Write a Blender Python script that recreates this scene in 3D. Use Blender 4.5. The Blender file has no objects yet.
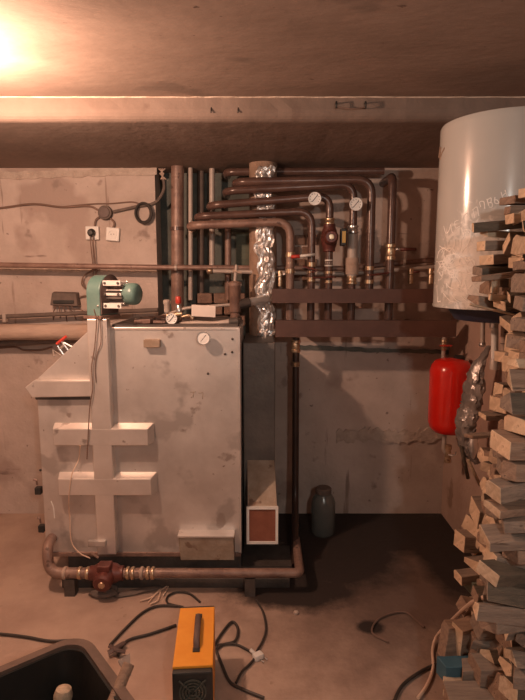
import bpy, bmesh, math, random
from mathutils import Vector, Matrix
R = math.radians
rnd = random.Random(7)
S = bpy.context.scene
COL = S.collection
EYE = Vector((0, 0, 1.5)); F = 540.0; P = R(8.0)

# ------------------------------------------------------------------ measuring
def ray(px, py):
    u = (px - 262.5) / F; v = (350 - py) / F
    return Vector((u, math.cos(P) + v * math.sin(P), -math.sin(P) + v * math.cos(P)))
def at(px, py, Y):
    d = ray(px, py); return EYE + d * (Y / d.y)
def onz(px, py, z):
    d = ray(px, py); return EYE + d * ((z - EYE.z) / d.z)
def onx(px, py, X):
    d = ray(px, py); return EYE + d * (X / d.x)

# ------------------------------------------------------------------ materials
M = {}
def mat(name, c1, c2=None, rough=.6, metal=0., scale=12., bump=0., bscale=60., spots=None, trans=0., detail=6, lo=.35, hi=.65, aniso=None, coat=0.):
    m = bpy.data.materials.new(name); m.use_nodes = True
    nt = m.node_tree; N = nt.nodes; L = nt.links
    b = N['Principled BSDF']; b.inputs['Roughness'].default_value = rough; b.inputs['Metallic'].default_value = metal
    b.inputs['Coat Weight'].default_value = coat
    tc = N.new('ShaderNodeTexCoord')
    mp = N.new('ShaderNodeMapping'); L.new(tc.outputs['Object'], mp.inputs['Vector'])
    if aniso: mp.inputs['Scale'].default_value = aniso
    col = None
    if c2:
        n = N.new('ShaderNodeTexNoise'); n.inputs['Scale'].default_value = scale; n.inputs['Detail'].default_value = detail
        n.inputs['Roughness'].default_value = .62
        L.new(mp.outputs[0], n.inputs['Vector'])
        r = N.new('ShaderNodeValToRGB'); r.color_ramp.elements[0].position = lo; r.color_ramp.elements[1].position = hi
        r.color_ramp.elements[0].color = (*c1, 1); r.color_ramp.elements[1].color = (*c2, 1)
        L.new(n.outputs[0], r.inputs[0]); col = r.outputs[0]
        for (sc, th, c, *st) in (spots or []):
            n2 = N.new('ShaderNodeTexNoise'); n2.inputs['Scale'].default_value = sc; n2.inputs['Detail'].default_value = 4
            if st:
                m2 = N.new('ShaderNodeMapping'); m2.inputs['Scale'].default_value = st[0]; L.new(tc.outputs['Object'], m2.inputs['Vector']); L.new(m2.outputs[0], n2.inputs['Vector'])
            else: L.new(mp.outputs[0], n2.inputs['Vector'])
            r2 = N.new('ShaderNodeValToRGB'); r2.color_ramp.elements[0].position = th; r2.color_ramp.elements[1].position = th + .05
            L.new(n2.outputs[0], r2.inputs[0])
            mx = N.new('ShaderNodeMix'); mx.data_type = 'RGBA'
            L.new(r2.outputs[0], mx.inputs[0]); L.new(col, mx.inputs[6]); mx.inputs[7].default_value = (*c, 1)
            col = mx.outputs[2]
        L.new(col, b.inputs['Base Color'])
    else:
        b.inputs['Base Color'].default_value = (*c1, 1)
    if bump:
        n3 = N.new('ShaderNodeTexNoise'); n3.inputs['Scale'].default_value = bscale; n3.inputs['Detail'].default_value = 5
        L.new(mp.outputs[0], n3.inputs['Vector'])
        bp = N.new('ShaderNodeBump'); bp.inputs['Strength'].default_value = bump; bp.inputs['Distance'].default_value = .01
        L.new(n3.outputs[0], bp.inputs['Height']); L.new(bp.outputs[0], b.inputs['Normal'])
    if trans: b.inputs['Transmission Weight'].default_value = trans
    M[name] = m
    m['col'] = 0
    return m

mat('plaster', (.42, .335, .29), (.56, .46, .41), .92, scale=2.6, bump=.4, bscale=35, spots=[(1.9, .58, (.39, .30, .26)), (6., .66, (.30, .23, .20)), (28., .69, (.25, .19, .17)), (1., .66, (.30, .225, .19), (16, 1, 1.6)), (1., .70, (.22, .16, .14), (2.2, 1, 11))])
mat('side_plaster', (.42, .28, .22), (.52, .37, .30), .92, scale=3, bump=.35, bscale=40, spots=[(5., .66, (.30, .19, .14))])
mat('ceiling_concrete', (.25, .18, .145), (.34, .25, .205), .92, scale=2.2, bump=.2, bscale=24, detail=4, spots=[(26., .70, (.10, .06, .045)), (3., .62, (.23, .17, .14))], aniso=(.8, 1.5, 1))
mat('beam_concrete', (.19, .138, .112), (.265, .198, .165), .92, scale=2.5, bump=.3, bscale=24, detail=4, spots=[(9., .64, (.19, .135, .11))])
mat('mortar', (.40, .32, .27), (.52, .43, .37), .95, scale=20, bump=.8, bscale=60)
mat('lime_edge', (.62, .50, .40), (.75, .63, .52), .9, scale=30, bump=.5)
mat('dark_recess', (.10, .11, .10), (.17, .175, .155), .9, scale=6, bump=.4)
mat('brick', (.19, .115, .085), (.28, .175, .13), .9, scale=14, bump=.5, bscale=80)
mat('silver', (.56, .51, .48), (.76, .71, .675), .40, .6, scale=3.0, bump=.14, bscale=10, spots=[(4.2, .58, (.50, .455, .43)), (9., .68, (.40, .34, .31)), (40., .69, (.24, .17, .14))])
mat('silver_edge', (.68, .62, .58), (.80, .74, .70), .36, .6, scale=6, bump=.08, bscale=12, spots=[(12., .64, (.42, .36, .33))])
mat('soot_metal', (.065, .055, .05), (.12, .10, .09), .6, .3, scale=7, bump=.3)
mat('flue_metal', (.12, .11, .105), (.20, .18, .165), .55, .35, scale=4, bump=.2)
mat('ash_metal', (.30, .22, .16), (.43, .35, .28), .7, .2, scale=9, bump=.3, spots=[(12., .62, (.22, .14, .10))])
mat('rust_panel', (.22, .075, .045), (.28, .10, .06), .7, scale=15, bump=.2)
mat('brown_paint', (.085, .048, .040), (.14, .082, .066), .26, .1, scale=9, bump=.1)
mat('brown_worn', (.17, .10, .08), (.30, .195, .155), .42, .1, scale=11, bump=.25, spots=[(22., .64, (.12, .07, .055))])
mat('bar_paint', (.085, .042, .032), (.125, .062, .047), .55, scale=5, bump=.15)
mat('black_pipe', (.035, .022, .018), (.06, .035, .028), .4, .1, scale=9)
mat('grey_pipe', (.40, .33, .29), (.50, .43, .38), .5, .15, scale=9, bump=.1)
mat('brass', (.50, .36, .24), (.66, .50, .35), .34, .8, scale=60, spots=[(80., .6, (.30, .19, .12))])
mat('steel', (.62, .60, .58), (.72, .70, .68), .28, .9, scale=20)
mat('white_plastic', (.70, .67, .63), (.76, .73, .69), .4, scale=10)
mat('white_paint', (.74, .71, .67), (.80, .77, .73), .6, scale=25)
mat('gauge_white', (.85, .85, .83), (.88, .88, .86), .35, scale=5)
mat('red_plastic', (.50, .05, .035), (.58, .065, .045), .35, scale=5)
mat('dark_red', (.10, .030, .024), (.16, .048, .038), .4, .1, scale=20, bump=.1)
mat('red_enamel', (.74, .02, .012), (.80, .028, .016), .2, scale=3, coat=.4)
mat('teal', (.11, .21, .19), (.16, .26, .235), .36, scale=7, bump=.08, spots=[(9., .62, (.19, .27, .235))])
mat('teal_dark', (.03, .12, .105), (.05, .16, .14), .3, scale=7)
mat('motor_dark', (.08, .05, .045), (.13, .09, .08), .6, scale=9)
mat('orange_paint', (.74, .27, .02), (.82, .34, .035), .45, scale=9, bump=.05, spots=[(30., .74, (.45, .18, .04))])
mat('black_plastic', (.02, .02, .02), (.035, .033, .03), .5, scale=12)
mat('fan_grille', (.07, .075, .065), (.11, .115, .10), .45, .3, scale=12)
mat('tub_plastic', (.010, .009, .008), (.018, .015, .013), .5, scale=9, bump=.1)
mat('tub_rim', (.10, .065, .05), (.15, .10, .08), .55, scale=14, bump=.1)
mat('cable_black', (.035, .028, .025), (.05, .04, .035), .5, scale=5)
mat('cable_brown', (.16, .10, .075), (.22, .14, .11), .6, scale=5)
mat('cable_cream', (.66, .47, .36), (.72, .54, .42), .5, scale=5)
mat('insulation', (.27, .17, .12), (.38, .26, .19), .85, scale=16, bump=.6, bscale=50)
mat('pale_wrap', (.36, .26, .205), (.50, .38, .31), .8, scale=6, bump=.5, bscale=30, aniso=(.5, 2, 2))
mat('foil', (.80, .77, .75), (.92, .90, .88), .3, .8, scale=9, bump=.6, bscale=30)
mat('heater_enamel', (.46, .45, .425), (.50, .485, .46), .17, scale=2, coat=.2)
mat('chalk', (.80, .76, .72), (.88, .84, .80), .8, scale=30)
mat('navy', (.02, .022, .045), (.03, .032, .06), .45, scale=6)
mat('paper', (.74, .66, .60), (.80, .73, .68), .8, scale=10)
mat('poly_film', (.22, .19, .175), (.38, .34, .32), .24, .35, scale=9, bump=.7, bscale=22)
mat('jar_glass', (.30, .31, .29), None, .2, trans=.6)
mat('stain_dark', (.11, .085, .075), (.16, .12, .10), .8, scale=20)
mat('yellow_label', (.55, .36, .10), (.62, .42, .13), .5, scale=10)
mat('blue_paint', (.03, .09, .13), (.05, .12, .16), .6, scale=10)
mat('wood_grey', (.20, .15, .12), (.31, .235, .185), .8, scale=9, bump=.5, bscale=40, aniso=(1, 8, 8), spots=[(10., .66, (.11, .075, .055))])
mat('wood_dark', (.085, .068, .052), (.14, .11, .082), .8, scale=9, bump=.5, bscale=40, aniso=(1, 8, 8), spots=[(10., .66, (.11, .075, .055))])
mat('wood_brown', (.22, .14, .10), (.34, .23, .165), .8, scale=9, bump=.5, bscale=40, aniso=(1, 8, 8), spots=[(10., .66, (.11, .075, .055))])
mat('wood_pale', (.40, .29, .20), (.56, .42, .30), .75, scale=9, bump=.4, bscale=40, aniso=(1, 8, 8), spots=[(7., .68, (.26, .17, .11))])
mat('wood_end', (.52, .37, .25), (.72, .53, .37), .8, scale=22, bump=.5, bscale=80, spots=[(30., .64, (.36, .23, .15))])
mat('wood_green', (.10, .115, .085), (.15, .16, .12), .8, scale=5, bump=.2, aniso=(1, 6, 6))

# floor with coal stain
def floor_mat():
    m = mat('floor_concrete', (.36, .25, .20), (.47, .34, .27), .9, scale=3.5, bump=.4, bscale=30, spots=[(12., .68, (.28, .19, .15)), (60., .75, (.20, .13, .10))])
    nt = m.node_tree; N = nt.nodes; L = nt.links; b = N['Principled BSDF']
    src = b.inputs['Base Color'].links[0].from_socket
    geo = N.new('ShaderNodeTexCoord')
    acc = None
    nz = N.new('ShaderNodeTexNoise'); nz.inputs['Scale'].default_value = 7; nz.inputs['Detail'].default_value = 8; nz.inputs['Roughness'].default_value = .7
    L.new(geo.outputs['Object'], nz.inputs['Vector'])
    # soot spilled on the floor behind and right of the boiler, as soft-edged ellipses
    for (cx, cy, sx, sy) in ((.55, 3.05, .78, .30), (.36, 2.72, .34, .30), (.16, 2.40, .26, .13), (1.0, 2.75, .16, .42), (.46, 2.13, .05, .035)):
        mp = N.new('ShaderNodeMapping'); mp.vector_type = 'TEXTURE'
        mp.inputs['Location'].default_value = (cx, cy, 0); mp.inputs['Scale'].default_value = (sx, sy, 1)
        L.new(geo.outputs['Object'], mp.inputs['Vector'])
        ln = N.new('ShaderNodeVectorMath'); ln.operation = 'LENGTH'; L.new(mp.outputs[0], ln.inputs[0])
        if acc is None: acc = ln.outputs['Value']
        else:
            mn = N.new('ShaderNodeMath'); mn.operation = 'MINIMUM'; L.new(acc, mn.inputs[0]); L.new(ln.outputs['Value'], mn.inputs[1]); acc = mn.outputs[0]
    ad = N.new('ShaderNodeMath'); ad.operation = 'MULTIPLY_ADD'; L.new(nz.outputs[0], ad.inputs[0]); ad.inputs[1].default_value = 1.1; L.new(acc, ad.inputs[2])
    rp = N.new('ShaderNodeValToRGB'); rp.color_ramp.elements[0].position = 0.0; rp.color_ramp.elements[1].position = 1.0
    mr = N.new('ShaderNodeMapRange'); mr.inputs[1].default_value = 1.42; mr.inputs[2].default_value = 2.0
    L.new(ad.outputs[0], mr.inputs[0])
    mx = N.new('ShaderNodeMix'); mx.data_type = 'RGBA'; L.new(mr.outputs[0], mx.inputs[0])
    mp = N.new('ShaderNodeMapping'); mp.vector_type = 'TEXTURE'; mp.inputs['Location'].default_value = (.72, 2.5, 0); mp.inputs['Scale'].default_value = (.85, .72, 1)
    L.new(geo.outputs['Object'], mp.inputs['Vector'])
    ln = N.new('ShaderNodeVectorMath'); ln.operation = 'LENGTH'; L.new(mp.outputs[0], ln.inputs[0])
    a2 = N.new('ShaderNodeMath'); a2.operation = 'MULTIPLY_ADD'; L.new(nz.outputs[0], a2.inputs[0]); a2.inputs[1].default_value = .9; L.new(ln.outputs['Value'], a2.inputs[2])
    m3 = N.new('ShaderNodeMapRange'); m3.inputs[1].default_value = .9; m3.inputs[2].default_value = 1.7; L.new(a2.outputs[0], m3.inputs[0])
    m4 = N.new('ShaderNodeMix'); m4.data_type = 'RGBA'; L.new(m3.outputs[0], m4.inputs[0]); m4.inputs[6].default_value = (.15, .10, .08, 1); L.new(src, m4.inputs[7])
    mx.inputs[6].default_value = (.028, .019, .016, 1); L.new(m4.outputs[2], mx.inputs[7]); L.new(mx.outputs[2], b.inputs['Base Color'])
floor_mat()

# rubbed chalk haze on the heater's lower left face
def chalk_haze():
    m = M['heater_enamel']; nt = m.node_tree; N = nt.nodes; L = nt.links; b = N['Principled BSDF']
    src = b.inputs['Base Color'].links[0].from_socket
    tc = N.new('ShaderNodeTexCoord'); mp = N.new('ShaderNodeMapping'); mp.vector_type = 'TEXTURE'
    mp.inputs['Location'].default_value = (-.14, -.17, .13); mp.inputs['Scale'].default_value = (.17, .14, .15)
    L.new(tc.outputs['Object'], mp.inputs['Vector'])
    ln = N.new('ShaderNodeVectorMath'); ln.operation = 'LENGTH'; L.new(mp.outputs[0], ln.inputs[0])
    nz = N.new('ShaderNodeTexNoise'); nz.inputs['Scale'].default_value = 26; nz.inputs['Detail'].default_value = 6; nz.inputs['Distortion'].default_value = 1.5
    L.new(tc.outputs['Object'], nz.inputs['Vector'])
    ad = N.new('ShaderNodeMath'); ad.operation = 'MULTIPLY_ADD'; L.new(nz.outputs[0], ad.inputs[0]); ad.inputs[1].default_value = -2.6; L.new(ln.outputs['Value'], ad.inputs[2])
    mr = N.new('ShaderNodeMapRange'); mr.inputs[1].default_value = -.9; mr.inputs[2].default_value = -.1; mr.inputs[3].default_value = .9; mr.inputs[4].default_value = 0
    L.new(ad.outputs[0], mr.inputs[0])
    mx = N.new('ShaderNodeMix'); mx.data_type = 'RGBA'; L.new(mr.outputs[0], mx.inputs[0]); L.new(src, mx.inputs[6]); mx.inputs[7].default_value = (.80, .75, .70, 1)
    L.new(mx.outputs[2], b.inputs['Base Color'])
    r2 = N.new('ShaderNodeMapRange'); L.new(mr.outputs[0], r2.inputs[0]); r2.inputs[3].default_value = .17; r2.inputs[4].default_value = .6; L.new(r2.outputs[0], b.inputs['Roughness'])
chalk_haze()

# ------------------------------------------------------------------ mesh building
def fillet(pts, rad, n=6):
    pts = [Vector(p) for p in pts]
    if rad <= 0 or len(pts) < 3: return pts
    out = [pts[0]]
    for i in range(1, len(pts) - 1):
        a, b, c = pts[i-1], pts[i], pts[i+1]
        d1 = (a - b); d2 = (c - b); l = min(rad, d1.length * .48, d2.length * .48)
        if l < 1e-5: out.append(b); continue
        p0 = b + d1.normalized() * l; p2 = b + d2.normalized() * l
        for k in range(n + 1):
            t = k / n; out.append(p0 * (1-t)**2 + b * 2*t*(1-t) + p2 * t*t)
    out.append(pts[-1]); return out
def spline(pts, n=8):
    pts = [Vector(p) for p in pts]; q = [pts[0]*2 - pts[1]] + pts + [pts[-1]*2 - pts[-2]]; out = []
    for i in range(1, len(q) - 2):
        p0, p1, p2, p3 = q[i-1], q[i], q[i+1], q[i+2]
        for k in range(n):
            t = k / n
            out.append(.5 * ((2*p1) + (p2-p0)*t + (2*p0-5*p1+4*p2-p3)*t*t + (3*p1-p0-3*p2+p3)*t**3))
    out.append(pts[-1]); return out

class MB:
    def __init__(s): s.bm = bmesh.new(); s.mi = 0
    def _f(s, vs):
        try:
            f = s.bm.faces.new(vs); f.material_index = s.mi; return f
        except ValueError: return None
    def box(s, c, size, rot=None, bev=0.):
        c = Vector(c); size = Vector(size); t = bmesh.new()
        bmesh.ops.create_cube(t, size=1)
        bmesh.ops.scale(t, vec=size, verts=t.verts)
        if bev: bmesh.ops.bevel(t, geom=t.edges[:], offset=bev, segments=2, affect='EDGES', profile=.6)
        mt = Matrix.Translation(c) @ (rot.to_matrix().to_4x4() if isinstance(rot, __import__('mathutils').Euler) else (rot or Matrix.Identity(4)))
        bmesh.ops.transform(t, matrix=mt, verts=t.verts)
        s.merge(t); return s
    def merge(s, t):
        mp = {}
        for v in t.verts: mp[v] = s.bm.verts.new(v.co)
        for f in t.faces:
            g = s._f([mp[v] for v in f.verts])
            if g: g.smooth = f.smooth
        t.free()
    def span(s, a, b, bev=0.):
        a = Vector(a); b = Vector(b)
        return s.box((a + b) / 2, [abs(b[i] - a[i]) for i in range(3)], None, bev)
    def hexa(s, p):      # 8 points: bottom 4 ccw then top 4
        v = [s.bm.verts.new(Vector(q)) for q in p]
        for f in ((3,2,1,0), (4,5,6,7), (0,1,5,4), (1,2,6,5), (2,3,7,6), (3,0,4,7)): s._f([v[i] for i in f])
        return s
    def prism(s, poly, off):
        off = Vector(off); a = [s.bm.verts.new(Vector(q)) for q in poly]; b = [s.bm.verts.new(Vector(q) + off) for q in poly]
        s._f(a); s._f(b[::-1]); n = len(a)
        for i in range(n): s._f([a[i], b[i], b[(i+1) % n], a[(i+1) % n]])
        return s
    def tube(s, pts, r, seg=14, rad=0., cap=True, jitter=0., sy=1.):
        pts = fillet(pts, rad); pts = [Vector(p) for p in pts]
        rings = []; up = None
        for i, p in enumerate(pts):
            d = ((pts[min(i+1, len(pts)-1)] - p).normalized() + (p - pts[max(i-1, 0)]).normalized())
            if d.length < 1e-6: d = Vector((0, 0, 1))
            d.normalize()
            if up is None: up = Vector((0, 0, 1)) if abs(d.z) < .9 else Vector((0, 1, 0))
            x = d.cross(up).normalized(); y = x.cross(d).normalized(); up = y
            rr = r(i / max(1, len(pts)-1)) if callable(r) else r
            rings.append([s.bm.verts.new(p + (x * math.cos(2*math.pi*k/seg) + y * sy * math.sin(2*math.pi*k/seg)) * (rr * (1 + rnd.uniform(-jitter, jitter)))) for k in range(seg)])
        for a, b in zip(rings, rings[1:]):
            for k in range(seg):
                f = s._f([a[k], a[(k+1) % seg], b[(k+1) % seg], b[k]])
                if f: f.smooth = True
        if cap: s._f(rings[0][::-1]); s._f(rings[-1])
        return s
    def lathe(s, prof, origin, axis=(0, 0, 1), seg=32):   # prof: (radius, height)
        q = Vector(axis).normalized().to_track_quat('Z', 'Y').to_matrix(); o = Vector(origin); rings = []
        for (r, h) in prof:
            rings.append([s.bm.verts.new(o + q @ Vector((r*math.cos(2*math.pi*k/seg), r*math.sin(2*math.pi*k/seg), h))) for k in range(seg)] if r > 1e-5 else [s.bm.verts.new(o + q @ Vector((0, 0, h)))])
        for a, b in zip(rings, rings[1:]):
            for k in range(seg):
                if len(a) == 1 and len(b) == 1: continue
                if len(a) == 1: f = s._f([a[0], b[(k+1) % seg], b[k]])
                elif len(b) == 1: f = s._f([a[k], a[(k+1) % seg], b[0]])
                else: f = s._f([a[k], a[(k+1) % seg], b[(k+1) % seg], b[k]])
                if f: f.smooth = True
        if len(rings[0]) > 1: s._f(rings[0][::-1])
        if len(rings[-1]) > 1: s._f(rings[-1])
        return s
    def build(s, name, material, parent=None, bevel=0., smooth_angle=None):
        org = Vector((0, 0, 0)); p = parent
        while p: org += p.location; p = p.parent
        own = Vector((0, 0, 0))
        if parent is None and s.bm.verts:
            xs = [v.co for v in s.bm.verts]
            own = Vector((sum(v.x for v in xs)/len(xs), sum(v.y for v in xs)/len(xs), min(v.z for v in xs)))
        for v in s.bm.verts: v.co -= (org + own)
        bmesh.ops.recalc_face_normals(s.bm, faces=s.bm.faces)
        for e in s.bm.edges:
            if len(e.link_faces) == 2 and e.calc_face_angle(0) > R(38): e.smooth = False
        me = bpy.data.meshes.new(name); s.bm.to_mesh(me); s.bm.free()
        for mm in (material if isinstance(material, (list, tuple)) else [material]): me.materials.append(M[mm])
        o = bpy.data.objects.new(name, me); COL.objects.link(o); o.parent = parent; o.location = own
        if bevel:
            b = o.modifiers.new('bev', 'BEVEL'); b.width = bevel; b.segments = 2; b.limit_method = 'ANGLE'; b.angle_limit = R(40)
        return o
def tag(o, label, cat, group=None, kind=None):
    if label: o['label'] = label
    if cat: o['category'] = cat
    if group: o['group'] = group
    if kind: o['kind'] = kind
    return o
def thing(name, loc, label, cat, group=None):
    o = bpy.data.objects.new(name, None); COL.objects.link(o); o.location = Vector(loc); o.empty_display_size = .05
    return tag(o, label, cat, group)
def struct(name, mb, m, label=None):
    o = mb.build(name, m); o['kind'] = 'structure'
    return o
def E(x, y, z):
    from mathutils import Euler
    return Euler((R(x), R(y), R(z)))

# ------------------------------------------------------------------ room
YB = 3.24; XR = 1.13; XL = -2.3; YF = -1.6; ZC = 2.195; ZB = 2.108; YBM = 2.258
def static(mb, name, m):      # keep object origin at world origin so the textures lie in world space
    for v in mb.bm.verts: pass
    bmesh.ops.recalc_face_normals(mb.bm, faces=mb.bm.faces)
    me = bpy.data.meshes.new(name); mb.bm.to_mesh(me); mb.bm.free()
    for mm in (m if isinstance(m, (list, tuple)) else [m]): me.materials.append(M[mm])
    o = bpy.data.objects.new(name, me); COL.objects.link(o); o['kind'] = 'structure'; return o
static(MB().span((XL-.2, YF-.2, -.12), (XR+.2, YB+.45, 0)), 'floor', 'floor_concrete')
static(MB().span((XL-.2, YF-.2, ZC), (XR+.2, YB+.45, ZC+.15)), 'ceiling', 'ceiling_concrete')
static(MB().span((XR, YF-.2, 0), (XR+.2, YB+.2, ZC)), 'wall_right', 'side_plaster')
static(MB().span((XL-.2, YF-.2, 0), (XL, YB+.45, ZC)), 'wall_left', 'plaster')
static(MB().span((XL, YF-.2, 0), (XR, YF, ZC)), 'wall_front', 'plaster')
# back wall of concrete foundation blocks with a recess for the risers
n0 = at(158, 300, YB).x; n1 = at(252, 300, YB).x
w = MB()
w.span((XL, YB, 0), (n0, YB+.25, ZB)); w.span((n1, YB, 0), (XR, YB+.25, ZB))
static(w, 'wall_back', 'plaster')
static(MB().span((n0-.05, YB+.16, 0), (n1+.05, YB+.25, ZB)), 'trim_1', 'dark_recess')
# dropped slab above the back wall
def rough_box(a, b, nx, amp, name, m, rnd_edge=0):
    mb = MB(); t = bmesh.new(); bmesh.ops.create_cube(t, size=1)
    a = Vector(a); b = Vector(b)
    bmesh.ops.transform(t, matrix=Matrix.Translation((a+b)/2) @ Matrix.Diagonal((*(b-a), 1)), verts=t.verts)
    ed = [e for e in t.edges if abs((e.verts[0].co - e.verts[1].co).x) > .01]
    bmesh.ops.subdivide_edges(t, edges=ed, cuts=nx)
    for v in t.verts:
        v.co.y += rnd.uniform(-amp, amp) if v.co.y < (a.y+b.y)/2 else 0
        v.co.z += rnd.uniform(-amp, amp)*.25 if v.co.z < (a.z+b.z)/2 else 0
    if rnd_edge:
        ee = [e for e in t.edges if all(v.co.z < (a.z+b.z)/2 and v.co.y < (a.y+b.y)/2 for v in e.verts)]
        bmesh.ops.bevel(t, geom=ee, offset=rnd_edge, segments=5, affect='EDGES', profile=.5)
    mb.merge(t); return static(mb, name, m)
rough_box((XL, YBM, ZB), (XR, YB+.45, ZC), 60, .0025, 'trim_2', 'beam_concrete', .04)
rough_box((XL, YBM-.005, ZC-.0035), (XR, YBM+.01, ZC+.01), 120, .0028, 'trim_3', 'lime_edge')
# raised mortar joints between the wall blocks
def ribbon(pts, Y, wpx, depth, name, m, jit=.35):
    mb = MB(); P3 = []
    for i in range(len(pts)-1):
        for k in range(14):
            t = k/14; P3.append(((pts[i][0]*(1-t)+pts[i+1][0]*t), (pts[i][1]*(1-t)+pts[i+1][1]*t)))
    P3.append(pts[-1])
    up = [at(x, y - wpx*(1+rnd.uniform(-jit, jit)), Y) for x, y in P3]; dn = [at(x, y + wpx*(1+rnd.uniform(-jit, jit)), Y) for x, y in P3]
    for i in range(len(P3)-1):
        q = [dn[i], dn[i+1], up[i+1], up[i]]
        mb.prism([Vector((p.x, Y, p.z)) for p in q], (0, -depth, 0))
    return static(mb, name, m)
ribbon([(336, 436), (370, 434), (400, 437), (446, 433)], YB, 6, .014, 'trim_4', 'mortar')
ribbon([(-60, 178), (60, 174), (157, 172)], YB, 3.5, .010, 'trim_5', 'mortar')
ribbon([(-60, 268), (60, 270), (157, 270)], YB, 2.5, .008, 'trim_6', 'mortar')
ribbon([(300, 347), (370, 350), (448, 352)], YB, 2, .012, 'trim_7', 'dark_recess')
# low brick ledge in the recess
mb = MB()
for r_ in range(4):
    for c in range(3):
        x0 = at(203 + c*16 + (6 if r_ % 2 else 0) - 3, 300, YB+.1).x; z0 = at(200, 305 - r_*0, YB+.1).z + r_*.068 - .16
        mb.box((x0, YB+.08, z0), (.088, .12, .06), None, .006)
static(mb, 'trim_8', 'brick')
# brick patch showing behind the valves
mb = MB()
for r_ in range(4):
    for c in range(2):
        p = at(300 + c*12 - (5 if r_ % 2 else 0), 240 + r_*12, YB)
        mb.box((p.x, YB-.004, p.z), (.062, .02, .058), None, .006)
static(mb, 'trim_9', 'brick')

# ------------------------------------------------------------------ camera and lights
cam = bpy.data.cameras.new('camera'); cam.sensor_fit = 'VERTICAL'; cam.sensor_height = 36; cam.sensor_width = 27; cam.lens = F / 700 * 36
co = bpy.data.objects.new('camera', cam); COL.objects.link(co); co.location = EYE; co.rotation_euler = (R(90) - P, 0, 0); S.camera = co
cam.clip_start = .02
def bulb(loc, label, col, power, cord=.1, rad=.03):
    loc = Vector(loc)
    t = thing('ceiling_bulb', loc, label, 'lamp')
    m = bpy.data.materials.new('bulb_glow'); m.use_nodes = True; b = m.node_tree.nodes['Principled BSDF']
    b.inputs['Emission Color'].default_value = (*col, 1); b.inputs['Emission Strength'].default_value = power * .35; M['glow'] = m
    MB().lathe([(0, -.055), (.018, -.052), (.029, -.035), (.031, -.018), (.026, 0), (.016, .02), (.013, .03)], loc, seg=24).build('glass_bulb', 'glow', t)
    MB().lathe([(.018, .028), (.02, .032), (.02, .07), (.012, .08)], loc).build('lamp_socket', 'black_plastic', t)
    MB().tube([loc + Vector((0, 0, .07)), Vector((loc.x, loc.y, ZC))], .004, 8).build('cord', 'cable_black', t)
    l = bpy.data.lights.new('bulb_light', 'POINT'); l.color = col; l.energy = power; l.shadow_soft_size = rad
    lo = bpy.data.objects.new('bulb_light', l); COL.objects.link(lo); lo.location = (0, 0, -.02); lo.parent = t
    t.children[0].visible_shadow = True
    return t
BULB = Vector((-1.0, 1.74, 2.03))
t = bulb(BULB, 'bare glowing warm bulb hanging from the ceiling at the far left', (1., .60, .41), 62)
for c in t.children:
    if c.name.startswith('glass_bulb'): c.visible_shadow = False
t = bulb((.35, -.5, 1.9), 'dim cool fill bulb added behind the viewer, out of view', (1., .96, .87), 36)  # fill light added behind the camera to lift the shade, shaped as a bulb
for c in t.children:
    if c.name.startswith('glass_bulb'): c.visible_shadow = False
wd = bpy.data.worlds.new('world'); S.world = wd; wd.use_nodes = True
wd.node_tree.nodes['Background'].inputs[0].default_value = (.02, .02, .02, 1)
S.view_settings.view_transform = 'Standard'; S.view_settings.look = 'None'; S.view_settings.gamma = 1; S.view_settings.exposure = .12
S.view_settings.use_curve_mapping = False

# ------------------------------------------------------------------ boiler
YBF = 2.5
def f(px, py, dy=0.): return at(px, py, YBF) + Vector((0, dy, 0))
bl = thing('boiler', (-.6, 2.8, 0), 'large silver painted sheet metal solid fuel boiler with crossed air ducts on its side', 'boiler')
xl, xr = f(37, 400).x, f(240, 400).x; zt, zb = f(150, 329).z, f(150, 553).z; YBB = 3.02
xd = f(90, 350).x; zsh = f(60, 379).z; zlo = f(60, 395).z
# body: right part full height, left part under the hopper
body = MB(); body.prism([(xl, YBF, zb), (xr, YBF, zb), (xr, YBF, zt), (xd, YBF, zt), (xd, YBF, zlo), (xl, YBF, zlo)], (0, YBB-YBF, 0))
body.build('body', 'silver', bl, bevel=.006)
# hopper hood with sloping face
hp = MB(); a = f(37, 379); b_ = f(50, 370); c_ = f(88, 331); d_ = Vector((xd, YBF, c_.z)); e_ = Vector((xd, YBF, zlo)); g_ = Vector((xl+.005, YBF, zlo))
hp.prism([g_ + Vector((0, .004, 0)), e_ + Vector((0, .004, 0)), d_ + Vector((0, .004, 0)), c_ + Vector((0, .004, 0)), a + Vector((0, .004, 0))], (0, YBB-YBF-.01, 0)).build('hopper', 'silver', bl, bevel=.004)
lp = MB(); lp.prism([f(28, 386), f(37, 379), f(92, 379), f(93, 395), f(35, 396)], (0, -.035, 0)).build('hopper_lip', 'silver_edge', bl, bevel=.004)
MB().prism([f(36, 396, -.002), f(93, 396, -.002), f(93, 399, -.002), f(37, 399, -.002)], (0, -.012, 0)).build('gasket', 'soot_metal', bl)
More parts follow.
